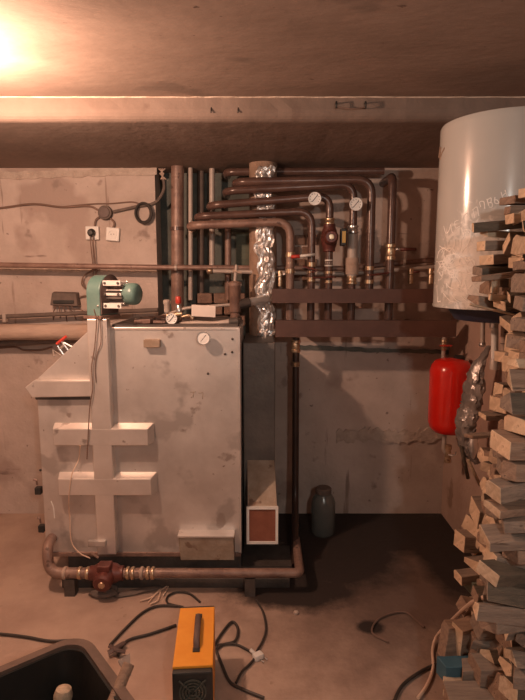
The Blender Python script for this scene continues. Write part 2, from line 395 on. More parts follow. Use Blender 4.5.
# air ducts
dv = MB()
x0, x1 = f(91, 330).x, f(110.5, 330).x
DZT = f(100, 318).z
dv.span((x0, YBF-.055, f(100, 549).z), (x1, YBF+.002, DZT)); dv.build('air_duct', 'silver_edge', bl, bevel=.004)
for (xa, xb, ya, yb, xm) in ((57, 155, 425, 442, 0), (62, 158, 474, 491, 0)):
    A = f(xa, ya); B = f(xb, yb)
    mb = MB()
    # bevel-topped box, the top slopes back to the panel
    mb.hexa([(A.x-.0, YBF, B.z), (B.x, YBF, B.z), (B.x, YBF-.001, B.z), (A.x, YBF-.001, B.z),
             (A.x-.0, YBF, A.z+.012), (B.x, YBF, A.z+.012), (B.x, YBF-.001, A.z), (A.x, YBF-.001, A.z)]) if False else None
    prof = [(YBF, A.z + .012), (YBF-.0555, A.z - .004), (YBF-.0555, B.z), (YBF, B.z)]
    la = [Vector((A.x - (.0 if k in (1, 2) else .012), y, z)) for k, (y, z) in enumerate(prof)]
    lb = [Vector((B.x - .022 + (.0 if k in (1, 2) else .022), y, z)) for k, (y, z) in enumerate(prof)]
    vs = [mb.bm.verts.new(p) for p in la + lb]
    mb._f(vs[:4]); mb._f(vs[4:][::-1])
    for k in range(4): mb._f([vs[k], vs[(k+1) % 4], vs[4+(k+1) % 4], vs[4+k]])
    mb.build('branch_duct', 'silver_edge', bl, bevel=.003)
# duct bottom collar
MB().box(f(101, 537, -.062), (.085, .02, .03), None, .004).build('duct_cap', 'silver', bl)
# edge trims of the panel
MB().span((xr-.012, YBF-.006, zb), (xr+.003, YBF+.02, zt+.004)).build('corner_trim', 'silver', bl, bevel=.002)
MB().span((x1, YBF-.004, zt-.004), (xr, YBF+.03, zt+.008)).build('top_trim', 'silver_edge', bl, bevel=.002)
MB().span((xl, YBF-.01, zb-.014), (xr, YBF+.03, zb+.006)).build('bottom_trim', 'brown_worn', bl, bevel=.002)
# top sheet clutter: dark insulation under the lid
MB().span((x1, YBF+.03, zt), (xr-.01, YBB, zt+.018)).build('top_plate', 'soot_metal', bl)
# small bent bracket
mb = MB(); A = f(145, 339); B = f(161, 346.5); mb.span((A.x, YBF-.035, B.z), (B.x, YBF, A.z)); mb.build('bracket', 'ash_metal', bl, bevel=.002)
# punched mark
mb = MB()
for (xa, ya, xb, yb) in ((190, 392.2, 196, 391.8), (193.6, 392, 193.0, 397.5), (198.5, 393, 203, 392.6), (203, 392.8, 202.6, 399), (191.5, 396.5, 191.3, 398)):
    mb.tube([f(xa, ya, -.0005), f(xb, yb, -.0005)], .0016, 6)
mb.build('stamped_number', 'ash_metal', bl)
# rivets / screws
for (px, py) in ((232.5, 339), (208, 373.5), (232, 352), (225, 354), (40.5, 470)):
    MB().lathe([(.006, 0), (.006, .003), (.003, .006), (0, .0065)], f(px, py), (0, -1, 0), 12).build('screw', 'soot_metal', bl)
# ash box
A = f(180, 531); B = f(235, 555)
mb = MB(); mb.hexa([(A.x+.008, YBF-.05, B.z), (B.x-.0, YBF-.05, B.z), (B.x, YBF, B.z), (A.x+.008, YBF, B.z), (A.x, YBF-.055, A.z), (B.x-.004, YBF-.055, A.z), (B.x, YBF, A.z), (A.x, YBF, A.z)])
ab = mb.build('ash_box', 'ash_metal', bl, bevel=.003)
MB().span((A.x-.004, YBF-.062, A.z-.004), (B.x, YBF-.0, A.z+.006)).build('ash_box_lip', 'silver_edge', ab, bevel=.002)
# door hinges on the left side
for py in (492, 530):
    p = f(39.5 + (py-492)*.09, py)
    h = MB().box((p.x-.012, YBF+.02, p.z), (.03, .03, .035), None, .004).build('hinge', 'black_plastic', bl)
    MB().tube([(p.x-.018, YBF+.02, p.z+.03), (p.x-.016, YBF+.01, p.z+.055), (p.x-.03, YBF+.01, p.z+.06)], .005, 8).build('hinge_pin', 'brown_worn', h)
# latch levers on the hopper's slope
sl = MB(); sl.tube([f(58, 362, .1), f(48, 352, .06), f(50, 358, .05)], .005, 8)
for (q) in (((60, 361), (51, 348)), ((64, 355), (54, 342)), ((52, 352), (60, 346)), ((56, 344), (68, 350))):
    sl.tube([f(*q[0], .08), f(*q[1], .08)], .0055, 8)
lt = sl.build('latch_frame', 'steel', bl)
MB().tube([f(51, 346, .07), f(54, 343.5, .07), f(61, 338, .07)], .007, 10).build('latch_handle', 'red_plastic', lt)
# base frame
MB().span((xl+.1, YBF+.02, 0.005), (xr, YBB, zb)).build('plinth', 'soot_metal', bl)
# flue box at the boiler's rear with cleaning door
YQ = 2.72
q0 = at(243.5, 450, YQ).x; q1 = at(275, 450, YQ).x; qz = at(260, 343, YQ).z
fb = MB().span((q0, YQ, .0), (q1, YB-.02, qz)).build('flue_box', 'flue_metal', bl, bevel=.006)
YD = 2.535
A = at(246.5, 506, YD); B = at(278, 543, YD)
cb = MB().hexa([(A.x+.006, YD, B.z), (B.x-.006, YD, B.z), (B.x-.006, YQ, B.z-.01), (A.x+.006, YQ, B.z-.01), (A.x+.006, YD, A.z), (B.x-.006, YD, A.z), (q1-.004, YQ, A.z+.17), (q0+.02, YQ, A.z+.17)]).build('cleaning_hatch', 'ash_metal', bl)
fr = MB(); tk = .013
fr.span((A.x, YD-.012, B.z), (A.x+tk, YD, A.z)); fr.span((B.x-tk, YD-.012, B.z), (B.x, YD, A.z)); fr.span((A.x+tk, YD-.012, B.z), (B.x-tk, YD, B.z+tk)); fr.span((A.x+tk, YD-.012, A.z-tk), (B.x-tk, YD, A.z))
fr.build('hatch_frame', 'white_paint', cb)
MB().span((A.x+tk, YD-.006, B.z+tk), (B.x-tk, YD, A.z-tk)).build('hatch_door', 'rust_panel', cb)
MB().span((q0, YD-.02, .004), (q1+.08, YQ, .06)).build('hearth_slab', 'soot_metal', bl)

# ------------------------------------------------------------------ blower fan
XF0, XF1 = x0 - .004, x0 + .066
cz = at(100, 293, YBF-.02).z; cy = YBF + .04; rv = at(100, 275, YBF).z - cz
fan = thing('blower_fan', ((XF0+XF1)/2, cy, DZT), 'teal centrifugal blower with ribbed motor standing on the vertical duct of the boiler', 'fan')
mb = MB(); n = 28; poly = []
for k in range(n+1):
    a_ = math.pi * 1.0 * k / n
    poly.append(Vector((XF0, cy - math.cos(a_) * rv * 1.05, cz + math.sin(a_) * rv)))
poly.append(Vector((XF0, cy + rv*.75, DZT+.012))); poly.append(Vector((XF0, cy - rv*1.05, DZT+.012)))
mb.prism(poly, (XF1-XF0, 0, 0)); cs = mb.build('casing', 'teal', fan, bevel=.004)
for p in ((99, 306),): MB().lathe([(.005, 0), (.005, .003), (0, .006)], at(*p, cy-rv*1.05), (0, -1, 0), 10).build('screw', 'steel', cs)
MB().span((XF0-.012, cy-rv*1.05-.012, DZT), (XF1+.012, cy+rv*.8, DZT+.014)).build('flange', 'brown_worn', fan, bevel=.002)
# the casing sits forward: motor axis along +X
mc = Vector((XF1, cy, cz + .0))
mb = MB(); mb.prism([Vector((XF1, cy + (q.y-cy)*.93, cz + (q.z-cz)*.93)) for q in poly], (.006, 0, 0)); mb.lathe([(.085, .006), (.06, .014), (.05, .02)], mc, (1, 0, 0)); mb.build('back_plate', 'motor_dark', fan)
MB().lathe([(.045, 0), (.045, .09)], mc + Vector((.01, 0, -.005)), (1, 0, 0), 24).build('motor_core', 'motor_dark', fan)
for k in range(10):
    a_ = 2*math.pi*k/10 + .3
    c = mc + Vector((.052, math.cos(a_)*.050, math.sin(a_)*.050 - .005))
    MB().box(c, (.085, .008, .016), Matrix.Rotation(math.pi/2 + a_, 4, 'X').to_4x4() @ Matrix.Identity(4), .002).build('motor_rib', 'steel', fan)
for dz in (.05, -.052, .0):
    sp = MB().box(mc + Vector((.052, -.064, dz-.005)), (.092, .006, .024 if dz else .012), None, .002).build('mounting_strap', 'white_plastic', fan)
    for dx in (.018, .086):
        MB().lathe([(.006, 0), (.006, .004)], mc + Vector((dx, -.067, dz-.005)), (0, -1, 0), 10).build('bolt', 'soot_metal', sp)
MB().lathe([(.048, .09), (.050, .094), (.051, .128), (.047, .142), (.036, .151), (0, .153)], mc + Vector((.0, 0, -.005)), (1, 0, 0)).build('motor_cover', 'teal', fan)

fan.rotation_euler = (0, 0, R(-17)); fan.location.x += .022
# ------------------------------------------------------------------ wall conduit, sockets, boxes
def cable(name, pts, r, m, label, cat='cable', group=None, n=8, parent=None):
    o = MB().tube(spline(pts, n), r, 8).build(name, m, parent)
    if parent is None: tag(o, label, cat, group)
    return o
YW = YB
sock = []
for (px, py, lab, cm) in ((93.2, 233.2, 'square white wall socket with a black plug pushed in, left of the pair', 1), (113.5, 234.5, 'square white wall socket standing empty, right of the pair', 0)):
    p = at(px, py, YW)
    t = thing('wall_socket', (p.x, YW, p.z-.035), lab, 'socket')
    rot = Matrix.Rotation(R(0 if cm else 6), 4, 'Y')
    fp = MB().box((p.x, YW-.012, p.z), (.078, .022, .078), rot, .006).build('face_plate', 'white_plastic', t)
    MB().lathe([(.026, 0), (.026, .003), (.021, .003), (.021, -.002), (0, -.002)], (p.x, YW-.0235, p.z), (0, -1, 0)).build('socket_well', 'white_paint', fp)
    for s in (-.008, .008): MB().lathe([(.003, 0), (.003, .001)], (p.x+s, YW-.0225, p.z), (0, -1, 0), 10).build('pin_hole', 'black_plastic', fp)
    if cm:
        tq = thing('plug', (p.x, YW-.04, p.z), 'round black plug in the left wall socket with its cord hanging down', 'plug')
        MB().lathe([(.023, 0), (.024, .01), (.02, .025), (.012, .035), (0, .036)], (p.x, YW-.0235, p.z), (0, -1, 0)).build('plug_body', 'black_plastic', tq)
        for s in (-.004, .012):
            MB().tube(spline([(p.x+s, YW-.045, p.z-.015), (p.x+s, YW-.04, p.z-.08), (p.x+s+.004, YW-.03, p.z-.2), (p.x+s+.01, YW-.06, p.z-.30), (p.x+.05, YW-.2, p.z-.34)]), .0035, 8).build('cord', 'cable_brown', tq)
p = at(106, 213, YW)
t = thing('junction_box', (p.x, YW, p.z), 'round dark grey junction box above the two wall sockets', 'junction box')
MB().lathe([(.04, 0), (.042, .02), (.039, .03), (0, .032)], (p.x, YW, p.z), (0, -1, 0)).build('box_body', 'stain_dark', t)
MB().lathe([(.030, .031), (.028, .036), (0, .037)], (p.x, YW, p.z), (0, -1, 0)).build('lid', 'motor_dark', t)
def W(px, py, d=.012): return at(px, py, YW-d)
cable('wall_cable', [W(-40, 211), W(0, 208), W(33, 204), W(62, 207), W(88, 206), W(100, 211)], .006, 'cable_brown', 'brown cable running along the upper left wall to the round junction box')
cable('wall_cable', [W(60, 207, .006), W(92, 204, .006), W(112, 203.5, .006), W(132, 202, .006), W(142, 205, .006)], .004, 'cable_brown', 'thin brown cable passing above the round junction box')
cable('wall_cable', [W(113, 212), W(126, 209), W(140, 206), W(152, 204), W(159, 199), W(164, 188), W(163, 176)], .009, 'stain_dark', 'thick grey cable rising from the junction box towards the slab')
cable('wall_cable', [W(101, 216), W(96, 220), W(94.5, 227)], .006, 'cable_brown', 'short cable from the junction box down to the left socket')
cable('wall_cable', [W(109, 217), W(114, 222), W(114, 226), W(112, 229)], .006, 'cable_brown', 'short cable from the junction box down to the right socket')
mb = MB()
for k in range(3):
    c = W(143.5, 213, .02 + k*.008)
    mb.tube([c + Vector((math.cos(2*math.pi*i/28)*(.040+.004*k), .0, math.sin(2*math.pi*i/28)*(.050+.004*k))) for i in range(29)], .0055, 8, cap=False)
tag(mb.build('coiled_cable', 'cable_black'), 'dark coil of cable hanging on the wall right of the sockets', 'cable')
mb = MB()
p = W(162.5, 174, .02)
for k in range(4): mb.tube([p + Vector((-.02+.012*k, 0, .03)), p + Vector((.01-.008*k, -.01, 0)), p + Vector((-.01+.01*k, 0, -.03))], .004, 6)
tag(mb.build('tied_rag', 'pale_wrap'), 'pale knotted twine holding the thick cable under the slab', 'twine')
# terminal box with hanging wires
p = at(67, 298, YW)
t = thing('terminal_box', (p.x, YW, p.z-.05), 'dark terminal box on the left wall with loose wires hanging below', 'electrical box')
MB().hexa([(p.x-.08, YW-.06, p.z-.04), (p.x+.08, YW-.06, p.z-.045), (p.x+.085, YW, p.z-.045), (p.x-.085, YW, p.z-.04), (p.x-.07, YW-.05, p.z+.032), (p.x+.07, YW-.05, p.z+.028), (p.x+.075, YW, p.z+.035), (p.x-.075, YW, p.z+.04)]).build('box_body', 'stain_dark', t, bevel=.004)
MB().box((p.x, YW-.062, p.z-.02), (.12, .012, .02), None, .003).build('terminal_strip', 'black_plastic', t)
for k in range(5):
    x = p.x - .055 + k*.026; e = [(-.03, -.10), (-.012, -.09), (.0, -.11), (.03, -.10), (.08, -.09)][k]
    MB().tube(spline([(x, YW-.05, p.z-.035), (x-.002, YW-.045, p.z-.06), (x+e[0]*.6, YW-.03, p.z+e[1]*.8), (x+e[0], YW-.01, p.z+e[1]-.03)]), .0035, 6).build('wire', 'cable_brown', t)
cable('wall_cable', [W(77, 298), W(85, 296), W(92, 297), W(99, 300, .1)], .005, 'cable_brown', 'cable joining the terminal box to the blower on the boiler')
mb = MB()
for k in range(2):
    mb.tube(spline([W(95+k*4, 268, .03), W(84, 276, .03), W(82+k*2, 285, .03), W(89, 288+k*2, .03), W(94, 278, .04), W(98, 270, .04)]), .004, 6)
tag(mb.build('looped_cord', 'cable_brown'), 'brown cord looped on the wall just left of the blower', 'cable')
MB().box((at(60, 248, YW).x, YW-.002, at(60, 248, YW).z), (.045, .008, .02)).build('wall_cleat', 'plaster') if False else None

# ------------------------------------------------------------------ long pipes on the back wall
PIPEG = 'thin water pipes along the back wall'
def clampset(t, pts, m='grey_pipe', r=.02):
    for p in pts: MB().lathe([(r, -.006), (r, .006)], p, (1, 0, 0), 16).build('clamp', m, t)
t = thing('water_pipe', at(150, 267, 3.10), 'long thin brown pipe crossing the whole back wall at eye level', 'pipe')
MB().tube([at(-60, 264, 3.12), at(165, 267.5, 3.12), at(345, 268.5, 3.14), at(445, 258.5, 3.14)], .0155, 14).build('pipe', 'brown_worn', t)
clampset(t, [at(176, 267.6, 3.12), at(236, 268, 3.12), at(404, 262.5, 3.14)])
t = thing('water_pipe', at(300, 273, 3.08), 'shorter thin pipe just below the long one, starting left of the valve stand', 'pipe')
MB().tube([at(207, 271, 3.08), at(345, 274, 3.08), at(445, 266, 3.10)], .012, 14).build('pipe', 'grey_pipe', t)
MB().lathe([(.018, -.015), (.018, .015)], at(210, 271, 3.08), (1, 0, 0), 6).build('end_nut', 'brass', t)
for px in (280, 411, 431):
    p = at(px, 271 if px < 300 else 268.5, 3.08)
    v = MB().lathe([(.016, 0), (.018, -.01), (.018, -.03), (.013, -.035), (.015, -.055), (.015, -.085), (.01, -.09)], p, (0, 0, 1), 12).build('drain_valve', 'brass', t)
    MB().tube([p + Vector((.01, -.01, -.02)), p + Vector((.045, -.015, -.018))], .006, 8).build('lever', 'steel' if px != 411 else 'dark_red', v)
# insulated large pipe low on the left wall
t = thing('insulated_pipe', at(40, 327, 3.1), 'thick pale wrapped pipe on the left of the back wall, behind the hopper', 'pipe')
MB().tube([at(-60, 332, 3.1) + Vector((k*.05, 0, 0)) for k in range(19)], .047, 20, jitter=.05).build('wrapping', 'pale_wrap', t)
t = thing('rusty_pipe', at(40, 319, 3.16), 'thin dark pipe lying above the thick wrapped pipe', 'pipe')
MB().tube([at(-60, 319.5, 3.17), at(84, 313, 3.17), at(158, 310, 3.17)], .013).build('pipe', 'stain_dark', t)
MB().box(at(5, 318, 3.165), (.02, .03, .05), None, .003).build('bracket', 'grey_pipe', t)
t = thing('drain_pipe', at(20, 338, 3.17), 'dark pipe running below the thick wrapped pipe', 'pipe')
MB().tube([at(-60, 347, 3.17), at(85, 339, 3.17)], .018).build('pipe', 'stain_dark', t)
cable('wall_cable', [W(-30, 351), W(12, 347), W(24, 350), W(40, 350), W(52, 347, .05)], .006, 'cable_brown', 'brown cable sagging on the wall beneath the thick wrapped pipe')

# ------------------------------------------------------------------ risers in the recess
def riser(px, pt, pb, Y, r, m, label, pxb=None):
    a = at(px, pt, Y); b = at(px if pxb is None else pxb, pb, Y)
    t = thing('riser_pipe', (b.x, Y, b.z), label, 'pipe')
    MB().tube([(a.x, Y, a.z), (b.x, Y, b.z)], r, 20).build('pipe', m, t); return t
def topz(px, Y): return (350 - (math.tan(math.atan((ZB-1.5-.002)/Y) + P) * F))
t = riser(177.5, topz(177, 3.17), 312, 3.20, .037, 'brown_worn', 'thick brown riser pipe left of the manifold, standing behind the boiler')
MB().lathe([(.041, 0), (.041, .02)], (at(177.5, 250, 3.2).x, 3.2, 1.75), (0, 0, 1)).build('collar', 'brown_paint', t)
riser(190.5, topz(190, 3.22), 300, 3.24, .014, 'grey_pipe', 'thin light riser pipe right beside the thick brown riser')
riser(201, topz(201, 3.3), 300, 3.34, .020, 'stain_dark', 'dark riser pipe deep in the wall recess')
riser(212, topz(212, 3.24), 266, 3.26, .017, 'grey_pipe', 'pale riser pipe in the middle of the wall recess')
riser(228, 226, 300, 3.22, .019, 'brown_worn', 'short rusty riser pipe under the manifold loops')
# a tattered board leaning in the recess
b = MB(); A = at(236, 232, 3.33); B = at(251, 268, 3.33)
b.span((A.x, 3.32, B.z), (B.x-.01, 3.335, A.z)); tag(b.build('plywood_board', 'wood_green'), 'small greenish board standing in the recess left of the foil chimney', 'board')

# ------------------------------------------------------------------ manifold loops
MG = 'heating loops of the manifold'
def valve(parent, p, h=.05, r=.024, lever=None, lm='dark_red', vm='brass', name='ball_valve'):
    p = Vector(p)
    mb = MB().lathe([(r*.82, -h), (r*1.0, -h+.004), (r*1.0, -h*.55), (r*.78, -h*.45), (r*.9, 0), (r*.78, h*.45), (r*1.0, h*.55), (r*1.0, h-.004), (r*.82, h)], p, (0, 0, 1), 12)
    v = mb.build(name, vm, parent)
    if lever:
        MB().tube([p + Vector((.0, -r*.8, 0)), p + Vector((.012, -r-.012, .0)), p + Vector((.03, -r-.014, lever[1]*.3)), p + Vector((lever[0], -r-.014, lever[1]))], .0075, 8, sy=.6).build('lever', lm, v)
    return v
def gauge(parent, p, r=.03, m='gauge_white', stem=True):
    p = Vector(p)
    g = MB().lathe([(r*.95, 0), (r, .004), (r, .018), (r*.88, .018), (r*.86, .014), (0, .014)], p, (0, -1, 0), 28).build('pressure_gauge', m, parent)
    nd = MB(); nd.box(p + Vector((0, -.0155, 0)), (.003, .001, r*1.3), Matrix.Rotation(R(40), 4, 'Y'))
    for k in range(9):
        a_ = R(-130 + 260*k/8); nd.box(p + Vector((math.sin(a_)*r*.72, -.0152, math.cos(a_)*r*.72)), (.0022, .001, .005), Matrix.Rotation(a_, 4, 'Y'))
    nd.build('needle', 'black_plastic', g)
    return g
def loop(left, top_r, drop_px, bot_py, Y, r, label, m='brown_paint', back=.16, rad=.085):
    A = at(*left, Y); B = at(drop_px, top_r, Y); Cb = at(drop_px, bot_py, Y)
    pts = [A + Vector((0, back, 0)), A, B, Vector((B.x, Y, Cb.z))]
    t = thing('heating_pipe', (B.x, Y, Cb.z), label, 'pipe', None)
    MB().tube(pts, r, 18, rad=rad).build('pipe', m, t)
    # welded flanges where the loop leaves the elbow
    return t, B.x
YM = 3.0
t1, X1 = loop((189, 225.5), 221.5, 290.5, 322, YM, .023, 'lowest brown heating pipe of the manifold with red-hilted valve on its drop', 'brown_worn')
v = valve(t1, (X1, YM, at(290, 263, YM).z), .06, .026, None)
z = at(290, 257, YM).z
MB().tube([(X1+.004, YM-.03, z), (X1+.05, YM-.045, z+.003)], .010, 8).build('lever_hub', 'red_plastic', v)
MB().tube([(X1+.05, YM-.045, z+.003), (X1+.13, YM-.045, z+.012)], .008, 8).build('lever', 'white_plastic', v)
t2, X2 = loop((196, 216.5), 211, 312, 328, YM+.0, .021, 'second lowest heating pipe with a round gauge above it', 'brown_paint')
v = valve(t2, (X2, YM, at(311, 272, YM).z), .055, .024, (-.05, .03))
gauge(t2, at(314.5, 199, YM-.03), .034)
MB().tube([at(308, 200, YM), at(314, 199.5, YM-.03)], .008, 8).build('gauge_stem', 'brass', t2)
t3, X3 = loop((209, 205.5), 196, 330, 322, YM, .021, 'third heating pipe, dropping through the dark red circulation pump', 'brown_paint', rad=.07)
valve(t3, (X3, YM, at(330, 221.5, YM).z), .018, .03, None, name='union_nut')
valve(t3, (X3, YM, at(330, 263, YM).z), .02, .024, None, vm='white_plastic', name='union_nut')
valve(t3, (X3, YM, at(330, 277, YM).z), .035, .022, (-.09, -.004))
t4, X4 = loop((225, 191), 184.5, 354, 328, YM, .021, 'heating pipe with pale plastic section and round gauge at its bend', 'brown_paint', rad=.075)
gauge(t4, at(355.5, 204.5, YM-.045), .034)
MB().tube([at(354, 207, YM), at(355, 205, YM-.045)], .008, 8).build('gauge_stem', 'brass', t4)
MB().tube([(X4, YM, at(354, 234, YM).z), (X4, YM, at(354, 277, YM).z)], .028, 18).build('plastic_sleeve', 'grey_pipe', t4)
valve(t4, (X4, YM, at(354, 229.5, YM).z), .022, .03, None, name='union_nut', vm='steel')
MB().lathe([(.034, -.045), (.036, -.035), (.036, .035), (.034, .045)], (X4, YM, at(354, 266, YM).z), (0, 0, 1), 16).build('tee_fitting', 'pale_wrap', t4)
valve(t4, (X4, YM, at(354, 280, YM).z), .024, .03, None, name='union_nut')
t5, X5 = loop((235, 182), 179.5, 372, 300, YM, .023, 'tall heating pipe with glossy bend, second from the right end', 'brown_paint', rad=.085)
valve(t5, (X5, YM, at(370, 275, YM).z), .05, .026, (.10, .012))
X6 = at(390.5, 250, YM).x
t6 = thing('heating_pipe', (X6, YM, at(391, 328, YM).z), 'straight brown heating pipe right of the loops, with a red levered valve', 'pipe')
z6 = at(390, 176, YM).z; MB().tube([(X6, YB, z6), (X6, YM, z6), (X6, YM, at(391, 328, YM).z)], .023, 18, rad=.05).build('pipe', 'brown_paint', t6)
t7 = thing('heating_pipe', at(300, 172, 3.1), 'dark horizontal pipe running just under the slab behind the other loops', 'pipe')
MB().tube([at(226, 172, 3.14) + Vector((0, .12, 0)), at(226, 172, 3.14), at(384, 171, 3.10)], .022, 18, rad=.05).build('pipe', 'brown_paint', t7)
v = valve(t6, (X6, YM, at(391, 252, YM).z), .045, .03, None)
MB().tube([(X6+.02, YM-.03, at(391, 249.5, YM).z), (X6+.045, YM-.035, at(391, 249.5, YM).z)], .009, 8).build('lever_hub', 'steel', v)
MB().tube([(X6+.045, YM-.035, at(391, 249.5, YM).z), (X6+.13, YM-.035, at(391, 249.5, YM).z)], .009, 8).build('lever', 'dark_red', v)
# pump on the third loop
p = Vector((X3, YM, at(330, 238, YM).z))
t = thing('circulation_pump', p, 'dark red circulation pump with black and yellow terminal box on the manifold', 'pump')
MB().lathe([(.028, -.075), (.033, -.07), (.033, -.055), (.040, -.04), (.046, 0), (.040, .04), (.033, .055), (.033, .07), (.028, .075)], p, (0, 0, 1), 20).build('volute', 'dark_red', t)
MB().lathe([(.036, 0), (.040, .02), (.037, .06), (.028, .07), (0, .072)], p + Vector((0, -.03, 0)), (0, -1, 0)).build('motor_housing', 'dark_red', t)
MB().lathe([(.015, 0), (.013, .004), (0, .005)], p + Vector((0, -.102, 0)), (0, -1, 0)).build('vent_screw', 'brass', t)
tb = MB().box(p + Vector((.068, -.05, .0)), (.03, .06, .09), None, .005).build('terminal_box', 'black_plastic', t)
MB().box(p + Vector((.068, -.081, .0)), (.018, .003, .06), None).build('sticker', 'yellow_label', tb)
# two brown cross bars
for (xa, xb, ya, yb, lab) in ((272, 434, 289, 303, 'upper brown painted steel channel bar crossing in front of the manifold pipes'), (275.5, 456, 320.5, 337, 'lower brown painted steel channel bar, longer than the one above')):
    A = at(xa, ya, 2.90); B = at(xb, yb, 2.90)
    t = thing('channel_bar', ((A.x+B.x)/2, 2.90, B.z), lab, 'steel bar')
    MB().span((A.x, 2.90, B.z), (B.x, 2.906, A.z)).build('web', 'bar_paint', t)
    MB().span((A.x, 2.906, A.z-.006), (B.x, 2.95, A.z)).build('flange', 'bar_paint', t)
    MB().span((A.x, 2.906, B.z), (B.x, 2.95, B.z+.006)).build('flange', 'bar_paint', t)
    for s in ((A.x+.12, B.x-.18) if ya > 300 else (A.x+.3, B.x-.04)):
        MB().span((s-.012, 2.95, B.z+.02), (s+.012, YB, A.z-.02)).build('wall_bracket', 'bar_paint', t)
# dark drop pipe under the bars going down to the floor pipe
p0 = at(296, 338, 2.97); p1 = at(295.3, 500, 2.93); p2 = at(295, 566, 2.52)
t = thing('drop_pipe', (p1.x, 2.9, 0), 'dark vertical pipe from the lower bar down to the floor pipe', 'pipe')
xx = p0.x
MB().tube([p0, at(295.6, 440, 2.95), p1, p2], .019, 14, rad=.1).build('pipe', 'black_pipe', t)
valve(t, at(295.8, 346, 2.968), .035, .027, None, name='union_nut'); valve(t, at(295.6, 364, 2.965), .014, .027, None, name='union_nut')

# ------------------------------------------------------------------ foil chimney
pc = at(263, 300, 3.12); CX, CY, CR = pc.x, 3.12, .078
t = thing('chimney_pipe', (CX, CY, qz), 'brown insulated chimney pipe with a crumpled shiny foil strip rising behind the manifold', 'chimney')
MB().tube([(CX, CY, qz-.02 + (ZB-.0-qz+.02)*k/24) for k in range(25)], CR, 26, jitter=.03).build('insulation_wrap', 'insulation', t)
mb = MB(); ns, nz = 10, 44; rows = []
for j in range(nz+1):
    zz = qz + (ZB-.03-qz)*j/nz; row = []
    for i in range(ns+1):
        a_ = R(-112 + 62*i/ns + 7*math.sin(j*.45) + 5*math.sin(j*1.3)) ; rr = CR + .010 + rnd.uniform(0, .014)
        row.append(mb.bm.verts.new((CX + math.cos(a_)*rr, CY + math.sin(a_)*rr, zz + rnd.uniform(-.008, .008))))
    rows.append(row)
for j in range(nz):
    for i in range(ns): mb._f([rows[j][i], rows[j][i+1], rows[j+1][i+1], rows[j+1][i]])
o = mb.build('foil_strip', 'foil', t); sd = o.modifiers.new('thick', 'SOLIDIFY'); sd.thickness = .002
# foil-wrapped branch and bag of insulation left of the chimney
t = thing('foil_pipe', at(258, 301, 3.0), 'short foil wrapped pipe between the tall valve and the chimney', 'pipe')
MB().tube([at(242, 303.5, 2.95) + (at(268, 298.5, 3.02)-at(242, 303.5, 2.95))*k/10 for k in range(11)], .022, 14, jitter=.12).build('foil_sleeve', 'foil', t)
MB().tube([at(238, 305, 2.93), at(249, 302.5, 2.96)], .027, 14).build('pipe', 'soot_metal', t)
# tall brown valve assembly on top of the boiler
p = at(235, 300, 2.93)
t = thing('safety_valve', (p.x, 2.93, at(235, 323, 2.93).z), 'tall brown cylindrical fitting with small top tap behind the right top of the boiler', 'valve')
zz0, zz1 = at(235, 322, 2.93).z, at(235, 281, 2.93).z
MB().lathe([(.018, 0), (.024, .01), (.026, .04), (.022, .045), (.022, .05), (.03, .055), (.032, (zz1-zz0)-.03), (.036, (zz1-zz0)-.025), (.036, (zz1-zz0)-.008), (.02, (zz1-zz0))], (p.x, 2.93, zz0), (0, 0, 1), 20).build('valve_body', 'brown_worn', t)
MB().lathe([(.022, 0), (.022, .03)], (p.x, 2.93, zz0-.008), (0, 0, 1), 6).build('union_nut', 'brass', t)
MB().tube([(p.x, 2.93, zz1-.005), (p.x+.004, 2.93, zz1+.04), (p.x+.01, 2.93, zz1+.085)], .009, 10).build('tap', 'grey_pipe', t)
MB().box((p.x+.014, 2.92, zz1+.05), (.05, .012, .012), E(0, 15, 0), .003).build('tap_handle', 'pale_wrap', t)
# boiler safety group
bx = lambda px, py, d=.12: at(px, py, YBF + d)
t = thing('safety_group', bx(174, 326), 'safety valve group with dial gauge and red cap on top of the boiler', 'valve')
MB().lathe([(.011, 0), (.013, .02), (.010, .025), (.010, .05)], bx(174.5, 329), (0, 0, 1), 12).build('stem', 'brass', t)
MB().tube([bx(167, 316), bx(182, 314)], .013, 12).build('cross_pipe', 'brass', t)
gauge(t, bx(172, 318.5, .09), .026)
MB().lathe([(.010, 0), (.014, .004), (.014, .04), (.018, .045), (.018, .06), (.010, .065)], bx(167, 313), (0, 0, 1), 14).build('air_vent', 'grey_pipe', t)
MB().lathe([(.010, 0), (.014, .004), (.014, .035), (.010, .04)], bx(179, 313), (0, 0, 1), 14).build('relief_valve', 'steel', t)
MB().lathe([(.012, 0), (.014, .004), (.014, .028), (.010, .034), (0, .035)], bx(178.4, 303.5), (0, 0, 1), 14).build('cap', 'red_plastic', t)
MB().tube([bx(182, 317), bx(190, 315), bx(193, 319)], .008, 10, rad=.02).build('outlet', 'brass', t)
# thermometer clipped on front
gz = f(204.5, 337, -.045)
t = thing('thermometer', gz, 'round white dial thermometer sticking out of the upper right boiler panel', 'thermometer')
gauge(t, f(204.5, 337, -.035), .031, 'steel'); MB().lathe([(.0275, 0), (.0275, .002)], f(204.5, 337, -.049), (0, -1, 0), 28).build('dial', 'gauge_white', t)
MB().tube([f(204.5, 337, 0), f(204.5, 337, -.035)], .008, 10).build('probe', 'brass', t)
